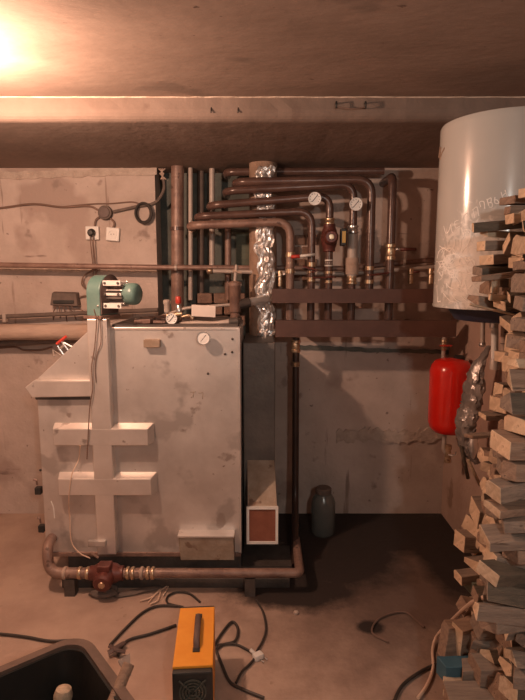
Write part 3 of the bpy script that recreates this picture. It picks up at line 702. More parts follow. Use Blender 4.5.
# card and pipes lying on the lid
t = MB(); c = at(203.5, 311, YBF+.09); t.box(c, (.115, .003, .055), E(8, 3, 0)); tag(t.build('paper_card', 'paper'), 'small blank white card propped on top of the boiler', 'card')
t = thing('boiler_top_pipe', at(205, 322, 2.62), 'pale pipe lying along the top of the boiler lid behind the card', 'pipe')
MB().tube([at(180, 325, 2.6), at(196, 323, 2.6), at(212, 324.5, 2.6), at(229, 322, 2.6)], .014, 12, rad=.05).build('pipe', 'grey_pipe', t)
MB().tube([at(229, 322, 2.6), at(238, 321.5, 2.6)], .02, 12).build('sleeve', 'soot_metal', t)
t = thing('copper_pipe', at(215, 306, 2.9), 'thin pale pipe behind the card leading to the tall brown fitting', 'pipe')
MB().tube([at(160, 317, 2.93), at(186, 308, 2.93), at(233, 304.5, 2.93)], .009, 10, rad=.03).build('pipe', 'grey_pipe', t)
mb = MB()
rs = random.Random(3)
for k in range(16):
    p = Vector((rs.uniform(x1+.05, xr-.25), rs.uniform(YBF+.06, YBF+.35), zt+.028))
    mb.box(p, (rs.uniform(.03, .09), rs.uniform(.02, .05), rs.uniform(.01, .025)), E(rs.uniform(-9, 9), rs.uniform(-9, 9), rs.uniform(0, 180)), .003)
tag(mb.build('debris', 'brown_worn'), 'scattered mortar crumbs and rubble on the boiler lid', 'rubble', kind='stuff')
# wires hanging down the duct
cable('hanging_wire', [f(100, 308, -.09), f(101, 320, -.07), f(99, 345, -.066), f(96, 365, -.066), f(97, 385, -.066), f(94, 405, -.064), f(92.5, 430, -.064), f(91, 455, -.06)], .0025, 'cable_brown', 'thin brown wire hanging down the vertical air duct from the blower')
cable('hanging_wire', [f(104.5, 318, -.066), f(105, 340, -.064), f(101, 352, -.06), f(99, 366, -.06), f(100, 380, -.06)], .002, 'cable_brown', 'short thin wire on the upper right of the vertical air duct')
cable('hanging_wire', [f(84, 442, -.055), f(80, 458, -.02), f(76, 470, -.055), f(73, 492, -.056), f(71, 515, -.02), f(73, 540, -.02), f(82, 550, -.03), f(94, 552, -.06)], .0028, 'cable_cream', 'pale wire curving down the left lower boiler panel')
cable('chalk_line', [f(51, 501, -.001), f(53.5, 508, -.001), f(54.5, 518, -.001)], .003, 'white_paint', 'short pale paint drip on the lower left boiler panel', 'paint mark')

# ------------------------------------------------------------------ floor pipe
YP = 2.37; ZP = .125
def fp_(px, py): return at(px, py, YP)
t = thing('return_pipe', (fp_(170, 572).x, YP, 0), 'brown return pipe running along the floor in front of the boiler', 'pipe')
zc = fp_(170, 573).z
L0 = at(50, 540, YBF-.06); L1 = fp_(48, 571)
MB().tube([at(52, 538, YBF), at(47, 546, YP+.03), (fp_(49, 572).x, YP, zc), (fp_(100, 572).x, YP, zc)], .025, 18, rad=.08).build('left_pipe', 'brown_worn', t)
MB().tube([(fp_(112, 572).x, YP, zc), (fp_(300, 573).x, YP, zc+.0), (fp_(300, 573).x-.0, 2.52, zc), (fp_(300, 573).x, 2.7, zc)], .022, 18, rad=.03).build('right_pipe', 'brown_worn', t)
for (px, m_) in ((65, 'pale_wrap'), (80, 'brass'), (88, 'brass'), (128, 'brass'), (133, 'brass'), (142, 'pale_wrap'), (148, 'brass'), (153, 'brass')):
    MB().lathe([(.028, -.007), (.030, -.004), (.030, .004), (.028, .007)], (fp_(px, 572).x, YP, zc), (1, 0, 0), 16).build('pipe_collar', m_, t)
for px in (70, 250): MB().span((fp_(px, 572).x-.025, YP-.02, 0), (fp_(px, 572).x+.025, YP+.03, zc-.022)).build('support_block', 'soot_metal', t)
p = Vector((fp_(107, 574).x, YP, zc))
t = thing('circulation_pump', p, 'dark red circulation pump in the floor pipe in front of the boiler', 'pump')
MB().lathe([(.026, -.08), (.034, -.078), (.034, -.06), (.044, -.045), (.052, 0), (.044, .045), (.034, .06), (.034, .078), (.026, .08)], p, (1, 0, 0), 20).build('volute', 'dark_red', t)
MB().lathe([(.042, 0), (.046, .015), (.043, .06), (.034, .07), (0, .072)], p + Vector((0, -.02, 0)), (0, -1, -.1)).build('motor_housing', 'dark_red', t)
MB().box(p + Vector((.0, -.03, .05)), (.06, .06, .028), None, .006).build('terminal_box', 'dark_red', t)
MB().lathe([(.016, 0), (.014, .004), (0, .005)], p + Vector((0, -.091, -.008)), (0, -1, -.1)).build('vent_screw', 'brass', t)
MB().tube([p + Vector((-.04, .01, .07)), p + Vector((-.08, .02, .09)), p + Vector((-.1, .05, .06))], .006, 8, rad=.02).build('wire', 'cable_brown', t)

# base plinth the boiler frame stands on, and right floor rail
t = MB().span((at(62, 560, 2.44).x, 2.42, 0.0), (at(290, 560, 2.44).x, 2.72, .05)); tag(t.build('base_slab', 'soot_metal', None, bevel=.004), 'dark slab on the floor under the front of the boiler', 'slab')

# ------------------------------------------------------------------ water heater
HY = 2.0; HR = .222; HX = .862; zt_, zb_ = 2.022, 1.383
t = thing('water_heater', (HX, HY, zb_), 'large white cylindrical water heater hung high on the right wall, with chalk scrawls', 'water heater')
MB().lathe([(0, .0), (HR*.9, .0), (HR, .004), (HR, .012), (HR, .02), (HR, zt_-zb_-.02), (HR, zt_-zb_-.008), (HR*.985, zt_-zb_), (0, zt_-zb_+.02)], (HX, HY, zb_), (0, 0, 1), 72).build('shell', 'heater_enamel', t)
MB().lathe([(HR*.55, -.055), (HR*.72, -.05), (HR*.82, -.02), (HR*.84, 0.002)], (HX+.02, HY, zb_), (0, 0, 1), 48).build('bottom_cover', 'navy', t)
MB().lathe([(HR*.98, -.004), (HR+.001, -.003), (HR+.002, .006), (HR*.98, .007)], (HX, HY, zb_), (0, 0, 1), 72).build('rim', 'heater_enamel', t)
# wall bracket
MB().span((HX+.1, HY-.12, 1.88), (XR, HY+.12, 1.91)).build('wall_bracket', 'steel', t)
# handle seam plate at the left side
def on_heater(px, py, off=-.0013):
    d = ray(px, py); a = d.x**2 + d.y**2; b = -2*(d.x*HX + d.y*HY); c = HX**2 + HY**2 - (HR+off)**2
    disc = b*b - 4*a*c
    if disc < 0: disc = 0
    return EYE + d * ((-b - math.sqrt(disc)) / (2*a))
mb = MB(); mb.tube([on_heater(441.5, 147), on_heater(441, 152), on_heater(440, 157)], .007, 8); mb.tube([on_heater(445, 148), on_heater(442, 154), on_heater(440.5, 160)], .004, 8)
mb.build('dent_mark', 'wood_brown', t)
def scrib(lines, r, nm):
    mb = MB()
    for ln in lines: mb.tube(spline([on_heater(x, y) for x, y in ln], 5), r, 6)
    return mb.build(nm, 'chalk', t)
# word scrawled upwards to the right:  «Исправен»-like strokes
scrib([[(444, 226), (446, 233), (449, 231), (451, 224)], [(451, 224), (452, 231), (453.5, 233)],
       [(459, 220), (455, 222), (456, 228), (460, 226)],
       [(463, 216), (464, 224)], [(463, 217), (468, 213), (470, 221)],
       [(473, 209), (475, 218)], [(473, 210), (477, 207), (479, 216)],
       [(481, 207), (480, 202), (484, 202), (485, 209)],
       [(487, 199), (489, 206)], [(487, 200), (491, 198), (491, 202), (488, 203), (492, 203), (492, 207), (489, 207)],
       [(495, 197), (495, 203), (499, 203), (497, 200), (494, 200)],
       [(501, 192), (503, 199)], [(502, 196), (506, 193)], [(505, 190), (508, 198)]], .0021, 'chalk_word')
rs = random.Random(11); ls = [[(440, 246), (445, 249), (450, 252)],
    [(446, 262), (444, 252), (451, 248), (456, 254), (452, 263), (446, 262)], [(455, 258), (460, 250), (462, 240), (466, 232), (470, 234), (469, 243), (463, 251), (459, 262)],
    [(464, 230), (470, 230), (471, 238), (468, 248)], [(440, 266), (450, 268), (462, 265), (474, 268)], [(442, 272), (455, 270), (468, 274), (477, 271)]]
for k in range(34):
    x = rs.uniform(437, 468); y = rs.uniform(252, 298); p_ = [(x, y)]
    for j in range(4): x += rs.uniform(-2, 6); y += rs.uniform(-7, 7); p_.append((max(436, min(x, 480)), max(248, min(y, 302))))
    ls.append(p_)
scrib(ls, .0024, 'chalk_scribble')
# pipes under heater along the right wall
for (px, ya, yb, Y, r, m_, lab) in ((482.5, 318, 344, 2.2, .009, 'grey_pipe', 'thin pale hose hanging from the water heater, leftmost of three'),
                                  (494.5, 316, 366, 2.05, .013, 'white_plastic', 'white plastic pipe with end cap below the water heater, middle of three'),
                                  (503.5, 322, 351, 2.1, .012, 'pale_wrap', 'banded pale pipe below the water heater, rightmost of three')):
    a = at(px, ya, Y); b = at(px, yb, Y); t = thing('heater_pipe', b, lab, 'pipe')
    MB().tube([(a.x, Y, zb_-.0), (b.x-.0, Y, b.z)], r, 14).build('pipe', m_, t)
    if px > 490 and px < 500:
        MB().lathe([(.018, -.012), (.018, .025), (.014, .03)], b, (0, 0, 1), 14).build('end_cap', 'grey_pipe', t)
        MB().tube([(a.x, Y, zb_), (a.x, Y, a.z-.045)], r+.003, 14).build('sleeve', 'steel', t)
    elif px > 500:
        for k in range(3): MB().lathe([(r+.002, -.002), (r+.002, .002)], (b.x, Y, b.z+.03+.045*k), (0, 0, 1), 12).build('band', 'stain_dark', t)
    else:
        MB().lathe([(.014, -.01), (.014, .006)], b, (0, 0, 1), 6).build('end_nut', 'steel', t)

# ------------------------------------------------------------------ red expansion tank
TY = 2.86; p = at(450, 396, TY); TR = .112; TH = .42
t = thing('expansion_tank', (p.x, TY, p.z-TH/2), 'glossy red expansion tank on the wall under the end of the lower bar', 'tank')
MB().lathe([(0, 0), (.05, .004), (.085, .015), (.104, .04), (TR, .07), (TR, TH-.07), (.104, TH-.04), (.085, TH-.015), (.05, TH-.004), (0, TH)], (p.x, TY, p.z-TH/2), (0, 0, 1), 40).build('vessel', 'red_enamel', t)
MB().lathe([(.03, 0), (.032, .012), (.02, .02), (0, .021)], (p.x+.04, TY, p.z+TH/2-.008), (0, 0, 1), 16).build('valve_cap', 'black_plastic', t)
MB().tube([(p.x-.03, TY+.05, p.z+TH/2-.03), (p.x-.03, TY+.05, at(443, 338, TY).z)], .011, 12).build('inlet_pipe', 'grey_pipe', t)
valve(t, (p.x-.03, TY+.05, at(443, 345, TY+.05).z), .03, .016, (-.03, .0), 'red_plastic')
MB().tube([(p.x-.02, TY, p.z-TH/2+.01), (p.x-.02, TY, p.z-TH/2-.09)], .012, 12).build('outlet_pipe', 'grey_pipe', t)
valve(t, (p.x+.0, TY-.01, at(448, 453, TY).z), .05, .02, (.03, .02), 'steel')
MB().tube([(p.x-.02, TY, p.z-TH/2-.09), (p.x, TY-.01, p.z-TH/2-.12)], .012, 12).build('elbow', 'grey_pipe', t)
MB().span((p.x, TY+.07, p.z-.03), (XR, TY+.09, p.z+.03)).build('wall_bracket', 'stain_dark', t)

# crumpled plastic film sack hanging beside the tank
YS = 2.55
def film():
    mb = MB(); cen = [(486, 346, 2.52, .012), (480, 358, 2.5, .022), (473, 372, 2.5, .045), (471, 388, 2.5, .06), (468, 405, 2.5, .06), (463, 420, 2.5, .062), (462, 432, 2.5, .056), (463, 444, 2.5, .045), (468, 455, 2.5, .035), (474, 463, 2.5, .02)]
    pts = spline([at(x+3, y, Y) for x, y, Y, r in cen], 5); rr = [c[3]*.85 for c in cen]
    def rf(tt):
        k = tt*(len(rr)-1); i = min(int(k), len(rr)-2); return rr[i] + (rr[i+1]-rr[i])*(k-i)
    mb.tube(pts, rf, 26, jitter=.24, sy=.6); return mb
tag(film().build('plastic_film', 'poly_film'), 'crumpled shiny grey plastic film sack hanging beside the red tank', 'plastic film')
mb = MB(); mb.tube([at(473, 435 + 3*k, 2.46) + Vector((0, 0, 0)) for k in range(9)], lambda q: .022*math.sin(math.pi*(.15+.8*q)), 12, jitter=.2)
tag(mb.build('foil_scrap', 'foil'), 'crumpled silver foil scrap under the plastic film sack', 'foil')
mb = MB().tube([at(461, 446, 2.49), at(468, 478, 2.55)], .009, 8); tag(mb.build('dark_stick', 'wood_dark'), 'dark thin stick hanging below the red tank', 'stick')
mb = MB().tube([at(468, 460, 2.5), at(480, 485, 2.55)], .008, 8); tag(mb.build('pale_stick', 'wood_pale'), 'pale thin stick hanging right of the dark one below the film', 'stick')

# ------------------------------------------------------------------ jar in the dark corner
p = onz(323, 541, 0.0); p.y = 2.98; p.x = at(323, 520, 2.98).x
jh = at(323, 487, 2.98).z
t = thing('glass_jar', (p.x, p.y, 0), 'dusty glass jar standing on a crate in the dark corner right of the boiler', 'jar')
jb = at(323, 541, 2.98).z; jb = max(jb, 0.0)
prof = [(0, jb), (.06, jb), (.07, jb+.015), (.07, jb+.19), (.06, jb+.22), (.042, jb+.245), (.042, jb+.27)]
MB().lathe(prof + [(.038, jb+.27), (.038, jb+.24), (.056, jb+.215), (.065, jb+.19), (.065, jb+.02), (0, jb+.012)], (p.x, p.y, 0), (0, 0, 1), 32).build('glass', 'jar_glass', t)
MB().lathe([(.045, jb+.245), (.046, jb+.25), (.046, jb+.275), (.04, jb+.28), (0, jb+.28)], (p.x, p.y, 0), (0, 0, 1), 28).build('lid', 'stain_dark', t)
print('jar base', jb)

# ------------------------------------------------------------------ welding inverter
t0 = onz(180.5, 605.5, .25); t1_ = onz(214.5, 605.5, .25); t2_ = onz(172, 668, .25); t3_ = onz(213, 668, .25)
ctr = (t0 + t1_ + t2_ + t3_) / 4
t = thing('welding_inverter', (ctr.x, ctr.y, 0), 'orange topped welding machine with black fan front standing on the floor', 'welding machine')
yaw = math.atan2(((t0+t1_)/2 - (t2_+t3_)/2).x, ((t0+t1_)/2 - (t2_+t3_)/2).y)
Lg = ((t0+t1_)/2 - (t2_+t3_)/2).length; Wd = ((t1_-t0).length + (t3_-t2_).length)/2
rotm = Matrix.Rotation(-yaw, 4, 'Z')
def ib(c, s, bev=.004): 
    m_ = MB(); m_.box(Vector((ctr.x, ctr.y, 0)) + (rotm @ Vector(c)), s, rotm, bev); return m_
ib((0, .0, .135), (Wd, Lg-.02, .23)).build('case', 'orange_paint', t)
fp2 = ib((0, -Lg/2+.0, .13), (Wd*.99, .022, .225), .006).build('front_panel', 'black_plastic', t)
ib((0, Lg/2, .13), (Wd*.99, .02, .225), .006).build('rear_panel', 'black_plastic', t)
fc = Vector((ctr.x, ctr.y, 0)) + rotm @ Vector((.0, -Lg/2-.012, .175)); ax = rotm @ Vector((0, -1, 0))
mb = MB()
for rr in (.012, .022, .032, .042): mb.lathe([(rr-.0025, 0), (rr-.0025, .003), (rr+.0025, .003), (rr+.0025, 0)], fc, ax, 32)
for k in range(4):
    a_ = math.pi/4 + k*math.pi/2; u = rotm @ Vector((math.cos(a_), 0, 0)); d = u + Vector((0, 0, math.sin(a_)))
    mb.tube([fc + ax*.003 + d*.008, fc + ax*.003 + d*.060], .003, 8)
mb.build('fan_grille', 'fan_grille', fp2)
hd = MB(); hc = lambda x, y, z: Vector((ctr.x, ctr.y, 0)) + rotm @ Vector((x, y, z))
hd.tube([hc(.008, -Lg*.22, .25), hc(.008, -Lg*.19, .272), hc(.008, Lg*.23, .272), hc(.008, Lg*.27, .25)], .011, 10, rad=.02, sy=.7)
hd.build('handle', 'motor_dark', t)
for y_ in (-Lg*.25, Lg*.3): MB().box(hc(.008, y_, .2515), (.024, .02, .004), rotm, .001).build('handle_bracket', 'black_plastic', t)
for (x_, y_) in ((-1, -1), (1, -1), (-1, 1), (1, 1)): MB().lathe([(.012, 0), (.01, .02)], hc(x_*Wd*.35, y_*Lg*.38, 0), (0, 0, 1), 12).build('foot', 'black_plastic', t)

# ------------------------------------------------------------------ cables on the floor
def G(px, py, z=.008): return onz(px, py, z)
cable('floor_cable', [G(-25, 634), G(0, 634), G(26, 637), G(50, 641), G(75, 640)], .006, 'cable_black', 'dark cable on the floor entering at the left edge above the tub')
cable('floor_cable', [G(110, 645), G(124, 630), G(142, 613), G(158, 606), G(178, 606)], .006, 'cable_black', 'black cable from the clamps beside the tub to the welding machine')
cable('floor_cable', [G(118, 656), G(127, 641), G(150, 634), G(165, 629), G(176, 625)], .006, 'cable_black', 'second black cable below the first, between tub and welding machine')
cable('floor_cable', [G(183, 607), G(168, 603), G(168, 596), G(178, 592), G(190, 594), G(200, 602)], .005, 'cable_black', 'black cable looping on the floor behind the welding machine')
cable('floor_cable', [G(214, 646), G(222, 633), G(232, 622), G(238, 629), G(235, 641), G(222, 645), G(216, 650)], .006, 'cable_black', 'black cable loop just right of the orange machine')
cable('floor_cable', [G(217, 645), G(234, 644), G(248, 650), G(256, 655)], .005, 'cable_black', 'black cord running from the machine to the white plug')
cable('floor_cable', [G(256, 657), G(250, 664), G(242, 672), G(236, 683)], .005, 'cable_black', 'black cord lying in front of the white plug')
cable('floor_cable', [G(216, 650), G(222, 665), G(230, 682), G(244, 690), G(264, 698)], .006, 'cable_black', 'dark cable leaving the machine towards the front right')
cable('floor_cable', [G(257, 651), G(263, 640), G(266, 628), G(263, 612), G(256, 600)], .005, 'cable_black', 'thin dark cord curving from the white plug towards the return pipe')
cable('floor_cable', [G(424, 627), G(404, 612), G(380, 618), G(372, 632), G(388, 642)], .004, 'cable_brown', 'faint wire loop on the sooty floor near the firewood')
cable('floor_cable', [G(436, 664), G(420, 672), G(402, 686), G(392, 706)], .006, 'cable_black', 'dark cable on the floor at the front right leaving the frame')
cable('cream_cable', [onz(489, 596, .62), onz(476, 600, .56), onz(466, 607, .42), onz(450, 622, .20), onz(437, 636, .04), G(432.5, 650, .01), G(433, 668, .01), G(427, 685, .01), G(418, 698, .01)], .006, 'cable_cream', 'cream coloured cable coming down from the firewood onto the floor')
cable('pale_wire', [G(140, 601), G(152, 597), G(160, 590), G(158, 600), G(150, 604)], .004, 'cable_cream', 'tangled pale wire ends on the floor in front of the return pipe')
cable('pale_wire', [G(148, 603), G(156, 594), G(168, 586), G(163, 596)], .003, 'cable_cream', 'thin pale wire crossing the tangled ends by the return pipe')
p = G(258, 656, .012)
t = thing('power_plug', p, 'white plug lying on the floor right of the welding machine', 'plug')
MB().box(p, (.04, .03, .024), E(0, 0, 35), .007).build('plug_body', 'white_plastic', t)
MB().tube([p + Vector((-.012, .012, .0)), p + Vector((-.03, .03, .004))], .007, 8).build('sleeve', 'white_plastic', t)
for s in (-.007, .007): MB().tube([p + Vector((.015+s, -.012+s, 0)), p + Vector((.03+s, -.026+s, 0))], .0022, 6).build('pin', 'steel', t)
# clamp on the tub corner and small dirty rags near pipe
t = thing('welding_clamp', G(117, 650, .02), 'dark spring clamp lying against the tub rim where the cables meet', 'clamp')
MB().tube([G(108, 653, .02), G(116, 648, .03), G(124, 643, .02)], .012, 10, sy=.6).build('jaw', 'motor_dark', t)
MB().tube([G(110, 646, .02), G(117, 650, .035), G(125, 652, .02)], .010, 10, sy=.6).build('handle', 'motor_dark', t)
for (px, py, lab, s_) in ((103, 593, 'flat dark stone lying on the floor under the red floor pump', (.07, .03, .02)), (112, 589, 'small dark rubble lump right of the flat stone', (.03, .025, .02)), (134, 592, 'dark slate sliver on the floor right of the red floor pump', (.12, .02, .01)), (296, 612.5, 'tiny pale pebble on the sooty floor', (.012, .01, .01))):
    tt = bmesh.new(); bmesh.ops.create_icosphere(tt, subdivisions=2, radius=1)
    for v_ in tt.verts: v_.co *= 1 + rs.uniform(-.15, .15)
    g_ = G(px, py, s_[2]*.9); bmesh.ops.transform(tt, matrix=Matrix.Translation(g_) @ Matrix.Rotation(R(18 if px == 134 else 0), 4, 'Z') @ Matrix.Diagonal((*s_, 1)), verts=tt.verts)
    mb = MB(); mb.merge(tt); tag(mb.build('stone', 'mortar' if px == 296 else 'stain_dark'), lab, 'stone')

# ------------------------------------------------------------------ plastic tub
ZR = .33
c0 = onz(84, 631, ZR); cl = onz(-40, 683, ZR); cr_ = onz(165, 701, ZR)
u1 = (cl - c0).normalized(); u2 = (cr_ - c0).normalized()
u2 = (u2 - u1 * u2.dot(u1)).normalized() if abs(u1.dot(u2)) < .6 else u2
LA, LB = .72, .52
def rr_rect(inset, z, rad, n=8):
    out = []
    for (a0, b0, sa, sb) in ((0, 0, 1, 1), (LA, 0, -1, 1), (LA, LB, -1, -1), (0, LB, 1, -1)):
        ca = a0 + sa*(inset+rad); cb2 = b0 + sb*(inset+rad); arc = []
        for k in range(n+1):
            th = (math.pi/2)*k/n
            arc.append((ca - sa*rad*math.cos(th), cb2 - sb*rad*math.sin(th)))
        if sa*sb < 0: arc = arc[::-1]
        out += arc
    return [Vector((c0.x + u1.x*a + u2.x*b, c0.y + u1.y*a + u2.y*b, z)) for a, b in out]
ctr_t = Vector((c0.x + u1.x*LA/2 + u2.x*LB/2, c0.y + u1.y*LA/2 + u2.y*LB/2, 0))
t = thing('plastic_tub', ctr_t, 'large black plastic tub with a brown dusty rim in the front left corner', 'tub')
def loft(sections, name, m, parent, close=False, cap=False):
    mb = MB(); rs_ = [[mb.bm.verts.new(p) for p in s] for s in sections]; n = len(rs_[0])
    pairs = list(zip(rs_, rs_[1:])) + ([(rs_[-1], rs_[0])] if close else [])
    for a, b in pairs:
        for k in range(n):
            q = mb._f([a[k], a[(k+1) % n], b[(k+1) % n], b[k]])
            if q: q.smooth = True
    if cap: mb._f(rs_[0]); mb._f(rs_[-1])
    return mb.build(name, m, parent)
loft([rr_rect(.075, .0, .05), rr_rect(.03, ZR-.01, .07), rr_rect(.036, ZR-.01, .066), rr_rect(.08, .01, .047)], 'bin', 'tub_plastic', t, cap=True)
loft([rr_rect(.0, ZR-.02, .09), rr_rect(.0, ZR, .09), rr_rect(.03, ZR+.002, .065), rr_rect(.03, ZR-.012, .065)], 'rim', 'tub_rim', t, close=True)
p = onz(128, 667, ZR+.006)
tg = MB(); q = [onz(118, 662, ZR+.004), onz(130, 655, ZR+.012), onz(131, 676, ZR+.01), onz(123, 671, ZR+.006)]
tg.prism(q, (0, 0, .006)); tag(tg.build('tape_scrap', 'poly_film'), 'crumpled clear tape scrap stuck on the tub rim', 'tape')
st = MB(); st.tube([onz(129, 664, ZR+.03), onz(113, 702, .30)], .017, 10); tag(st.build('wooden_stick', 'wood_brown'), 'brown wooden handle leaning out over the right rim of the tub', 'stick')
ap = MB(); ce = onz(63, 697, .24)
ap.lathe([(0, -.03), (.018, -.028), (.026, -.012), (.028, .006), (.022, .026), (.010, .034), (0, .036)], ce, (.1, .1, 1), 20)
ap.tube([ce, Vector((ce.x-.03, ce.y-.05, .05))], .014, 10)
tag(ap.build('wooden_club', 'wood_pale'), 'rounded pale wooden end sticking up inside the black tub', 'club')
rg = MB()
for k in range(14): rg.box(Vector((ctr_t.x + rs.uniform(-.2, .2), ctr_t.y + rs.uniform(-.15, .15), .03 + .01*k/2)), (rs.uniform(.06, .14), rs.uniform(.05, .1), .05), E(rs.uniform(-20, 20), rs.uniform(-20, 20), rs.uniform(0, 180)), .012)
tag(rg.build('coal_lumps', 'tub_plastic'), 'dark coal and scraps lying in the bottom of the black tub', 'coal', kind='stuff')

# ------------------------------------------------------------------ staple hooks on the slab edge
p0 = at(336, 105, YBM-.012); p1 = at(365, 105, YBM-.012)
t = thing('wire_hook', (p0+p1)/2, 'thin dark wire strung between two small pegs on the slab edge', 'wire')
for q in (p0, p1):
    MB().tube([q + Vector((0, .02, .008)), q + Vector((0, -.012, .008)), q + Vector((0, -.012, -.015))], .004, 6).build('peg', 'black_plastic', t)
MB().tube(spline([p0 + Vector((0, -.012, -.010)), (p0+p1)/2 + Vector((0, -.012, -.017)), p1 + Vector((0, -.012, -.012))]), .0022, 6).build('wire', 'cable_brown', t)
for (px) in (211, 238):
    q = at(px, 107, YBM-.004); tag(MB().tube([q + Vector((0, .006, 0)), q + Vector((0, -.003, -.022))], .0025, 6).build('nail', 'black_plastic'), 'small dark nail in the slab edge, %s of the two left ones' % ('left' if px == 211 else 'right'), 'nail')

# ------------------------------------------------------------------ firewood
WG = 'split firewood and board offcuts in the pile by the right wall'
def wood(end, L, w, h, yaw, pitch, roll, tone, label=None, endm='wood_end', taper=0., seed=0, name='firewood_piece'):
    """end: world position of the free end's centre; the piece runs from it towards +X (yaw turns it about Z)"""
    r_ = random.Random(seed*7919 + 13); mb = MB()
    m = Matrix.Rotation(R(yaw), 4, 'Z') @ Matrix.Rotation(R(-pitch), 4, 'Y') @ Matrix.Rotation(R(roll), 4, 'X')
    kind = seed % 4
    if kind == 3: sec = [(-.5, -.5), (.5, -.4), (.45, .1), (-.1, .5)]       # split wedge
    elif kind == 2: sec = [(-.5, -.5), (.5, -.5), (.5, .3), (.3, .5), (-.5, .45)]
    else: sec = [(-.5, -.5), (.5, -.5), (.5, .5), (-.5, .5)]
    rings = []; n = 5
    for i in range(n+1):
        x = L*i/n; sk = r_.uniform(-.012, .012) if i == 0 else 0
        sc = 1 - taper*(1 - i/n)
        rings.append([mb.bm.verts.new(Vector((x + (sk*(1 if a > 0 else -1)), a*w*sc + r_.uniform(-.0015, .0015), b*h*sc + r_.uniform(-.0015, .0015)))) for a, b in sec])
    for a, b in zip(rings, rings[1:]):
        for k in range(len(sec)): mb._f([a[k], a[(k+1) % len(sec)], b[(k+1) % len(sec)], b[k]])
    mb.mi = 1; mb._f(rings[0][::-1]); mb._f(rings[-1])
    bmesh.ops.transform(mb.bm, matrix=m, verts=mb.bm.verts)
    bmesh.ops.recalc_face_normals(mb.bm, faces=mb.bm.faces)
    me = bpy.data.meshes.new(name); mb.bm.to_mesh(me); mb.bm.free()
    me.materials.append(M[tone]); me.materials.append(M[endm])
    o = bpy.data.objects.new(name, me); COL.objects.link(o); o.location = Vector(end)
    bv = o.modifiers.new('bev', 'BEVEL'); bv.width = .0015; bv.segments = 1
    tag(o, label or 'plain short offcut lying inside the mass of the firewood pile', 'firewood', WG); return o
SEED = [100]
def wp(px, py, Y, L, w, h, yaw, pitch, roll, tone, label, endm='wood_end', kind=0, taper=0.):
    SEED[0] += 4
    return wood(at(px, py, Y), L, w, h, yaw, pitch, roll, tone, label, endm, taper, SEED[0] + kind)
# --- column in front of the water heater (px, py of the free end centre)
U = 1.58
wp(507, 200.5, U, .42, .05, .021, 2, 0, 0, 'wood_brown', 'thin reddish board near the top of the firewood column', 'wood_brown')
wp(507, 210.5, U, .42, .05, .023, 0, 0, 0, 'wood_brown', 'short brown board just below the thin reddish board', 'wood_brown')
wp(524, 193, 1.50, .3, .04, .025, 0, 0, 0, 'wood_pale', 'topmost pale stub of the firewood column at the right edge')
wp(472.5, 228, U, .46, .05, .030, -12, 5, 8, 'wood_dark', 'dark stick reaching far left across the water heater, with a pale cut tip', 'wood_end', 0, .2)
wp(509, 219, 1.50, .4, .045, .024, -4, 6, 0, 'wood_pale', 'pale stick resting on the dark long-reaching stick')
wp(484, 233, U, .42, .045, .022, 0, -2, 20, 'wood_pale', 'pale curved split directly under the dark long-reaching stick', 'wood_end', 3, .25)
wp(480.5, 246, U, .42, .045, .026, 3, 1, 0, 'wood_grey', 'grey square stick poking out alone before the water heater')
wp(506, 243, 1.51, .38, .05, .045, 0, -10, 30, 'wood_grey', 'tilted grey board with bright edge, right of the alone grey stick')
wp(486, 260, U, .42, .06, .028, 0, 3, 0, 'wood_grey', 'broad grey stick below the alone grey stick')
wp(515.5, 262.5, 1.50, .38, .05, .030, 2, 0, 0, 'wood_pale', 'thick pale block end at the right edge, middle of the column')
wp(477, 271, U, .43, .05, .026, -4, 4, 10, 'wood_dark', 'dark rough split with blunt end, above the long slanting board', 'wood_grey', 2)
wp(476, 279, U-.06, .44, .05, .016, -6, 7, 0, 'wood_brown', 'long slanting brown board crossing the column before the heater', 'wood_brown')
wp(485, 287, U+.03, .40, .06, .045, 0, 0, 0, 'wood_brown', 'short dark brown chunk hanging under the long slanting board', 'wood_brown', 3)
wp(491, 286, U-.06, .02, .02, .04, 0, 0, 0, 'wood_pale', 'tiny upright pale splinter under the long slanting board')
wp(497, 286, U+.00, .38, .05, .04, 2, 0, 0, 'wood_grey', 'grey block to the right of the tiny upright splinter', 'wood_grey')
wp(516, 283.5, 1.50, .38, .045, .028, 0, 0, 0, 'wood_pale', 'pale square block end at the right edge, above the curved bark strip')
wp(503, 291, 1.53, .38, .05, .022, 4, -3, 0, 'wood_dark', 'dark bark covered piece left of the pale square block', 'wood_brown', 2)
wp(474, 299, U, .42, .06, .026, 4, -8, 15, 'wood_grey', 'grey weathered wedge low against the heater', 'wood_brown', 3)
wp(489, 297, U-.04, .40, .05, .018, 0, -3, 0, 'wood_pale', 'pale flat split above the curved bark strip')
wp(508, 297, 1.50, .36, .04, .024, -8, 10, 20, 'wood_dark', 'dark green-grey stick slanting up above the bark strip')
wp(499, 305, 1.52, .38, .04, .026, -8, 12, 20, 'wood_dark', 'dark stub with pale end lying on the curved bark strip')
# curved bark strip across under them
mb = MB(); mb.tube(spline([at(470, 304.5, 1.56), at(485, 308, 1.55), at(502, 312, 1.54), at(525, 316.5, 1.53), at(560, 320, 1.52)]), .011, 10, sy=.35)
tag(mb.build('firewood_strip', 'wood_pale'), 'long thin curved strip of wood at the foot of the upper column', 'firewood', WG)
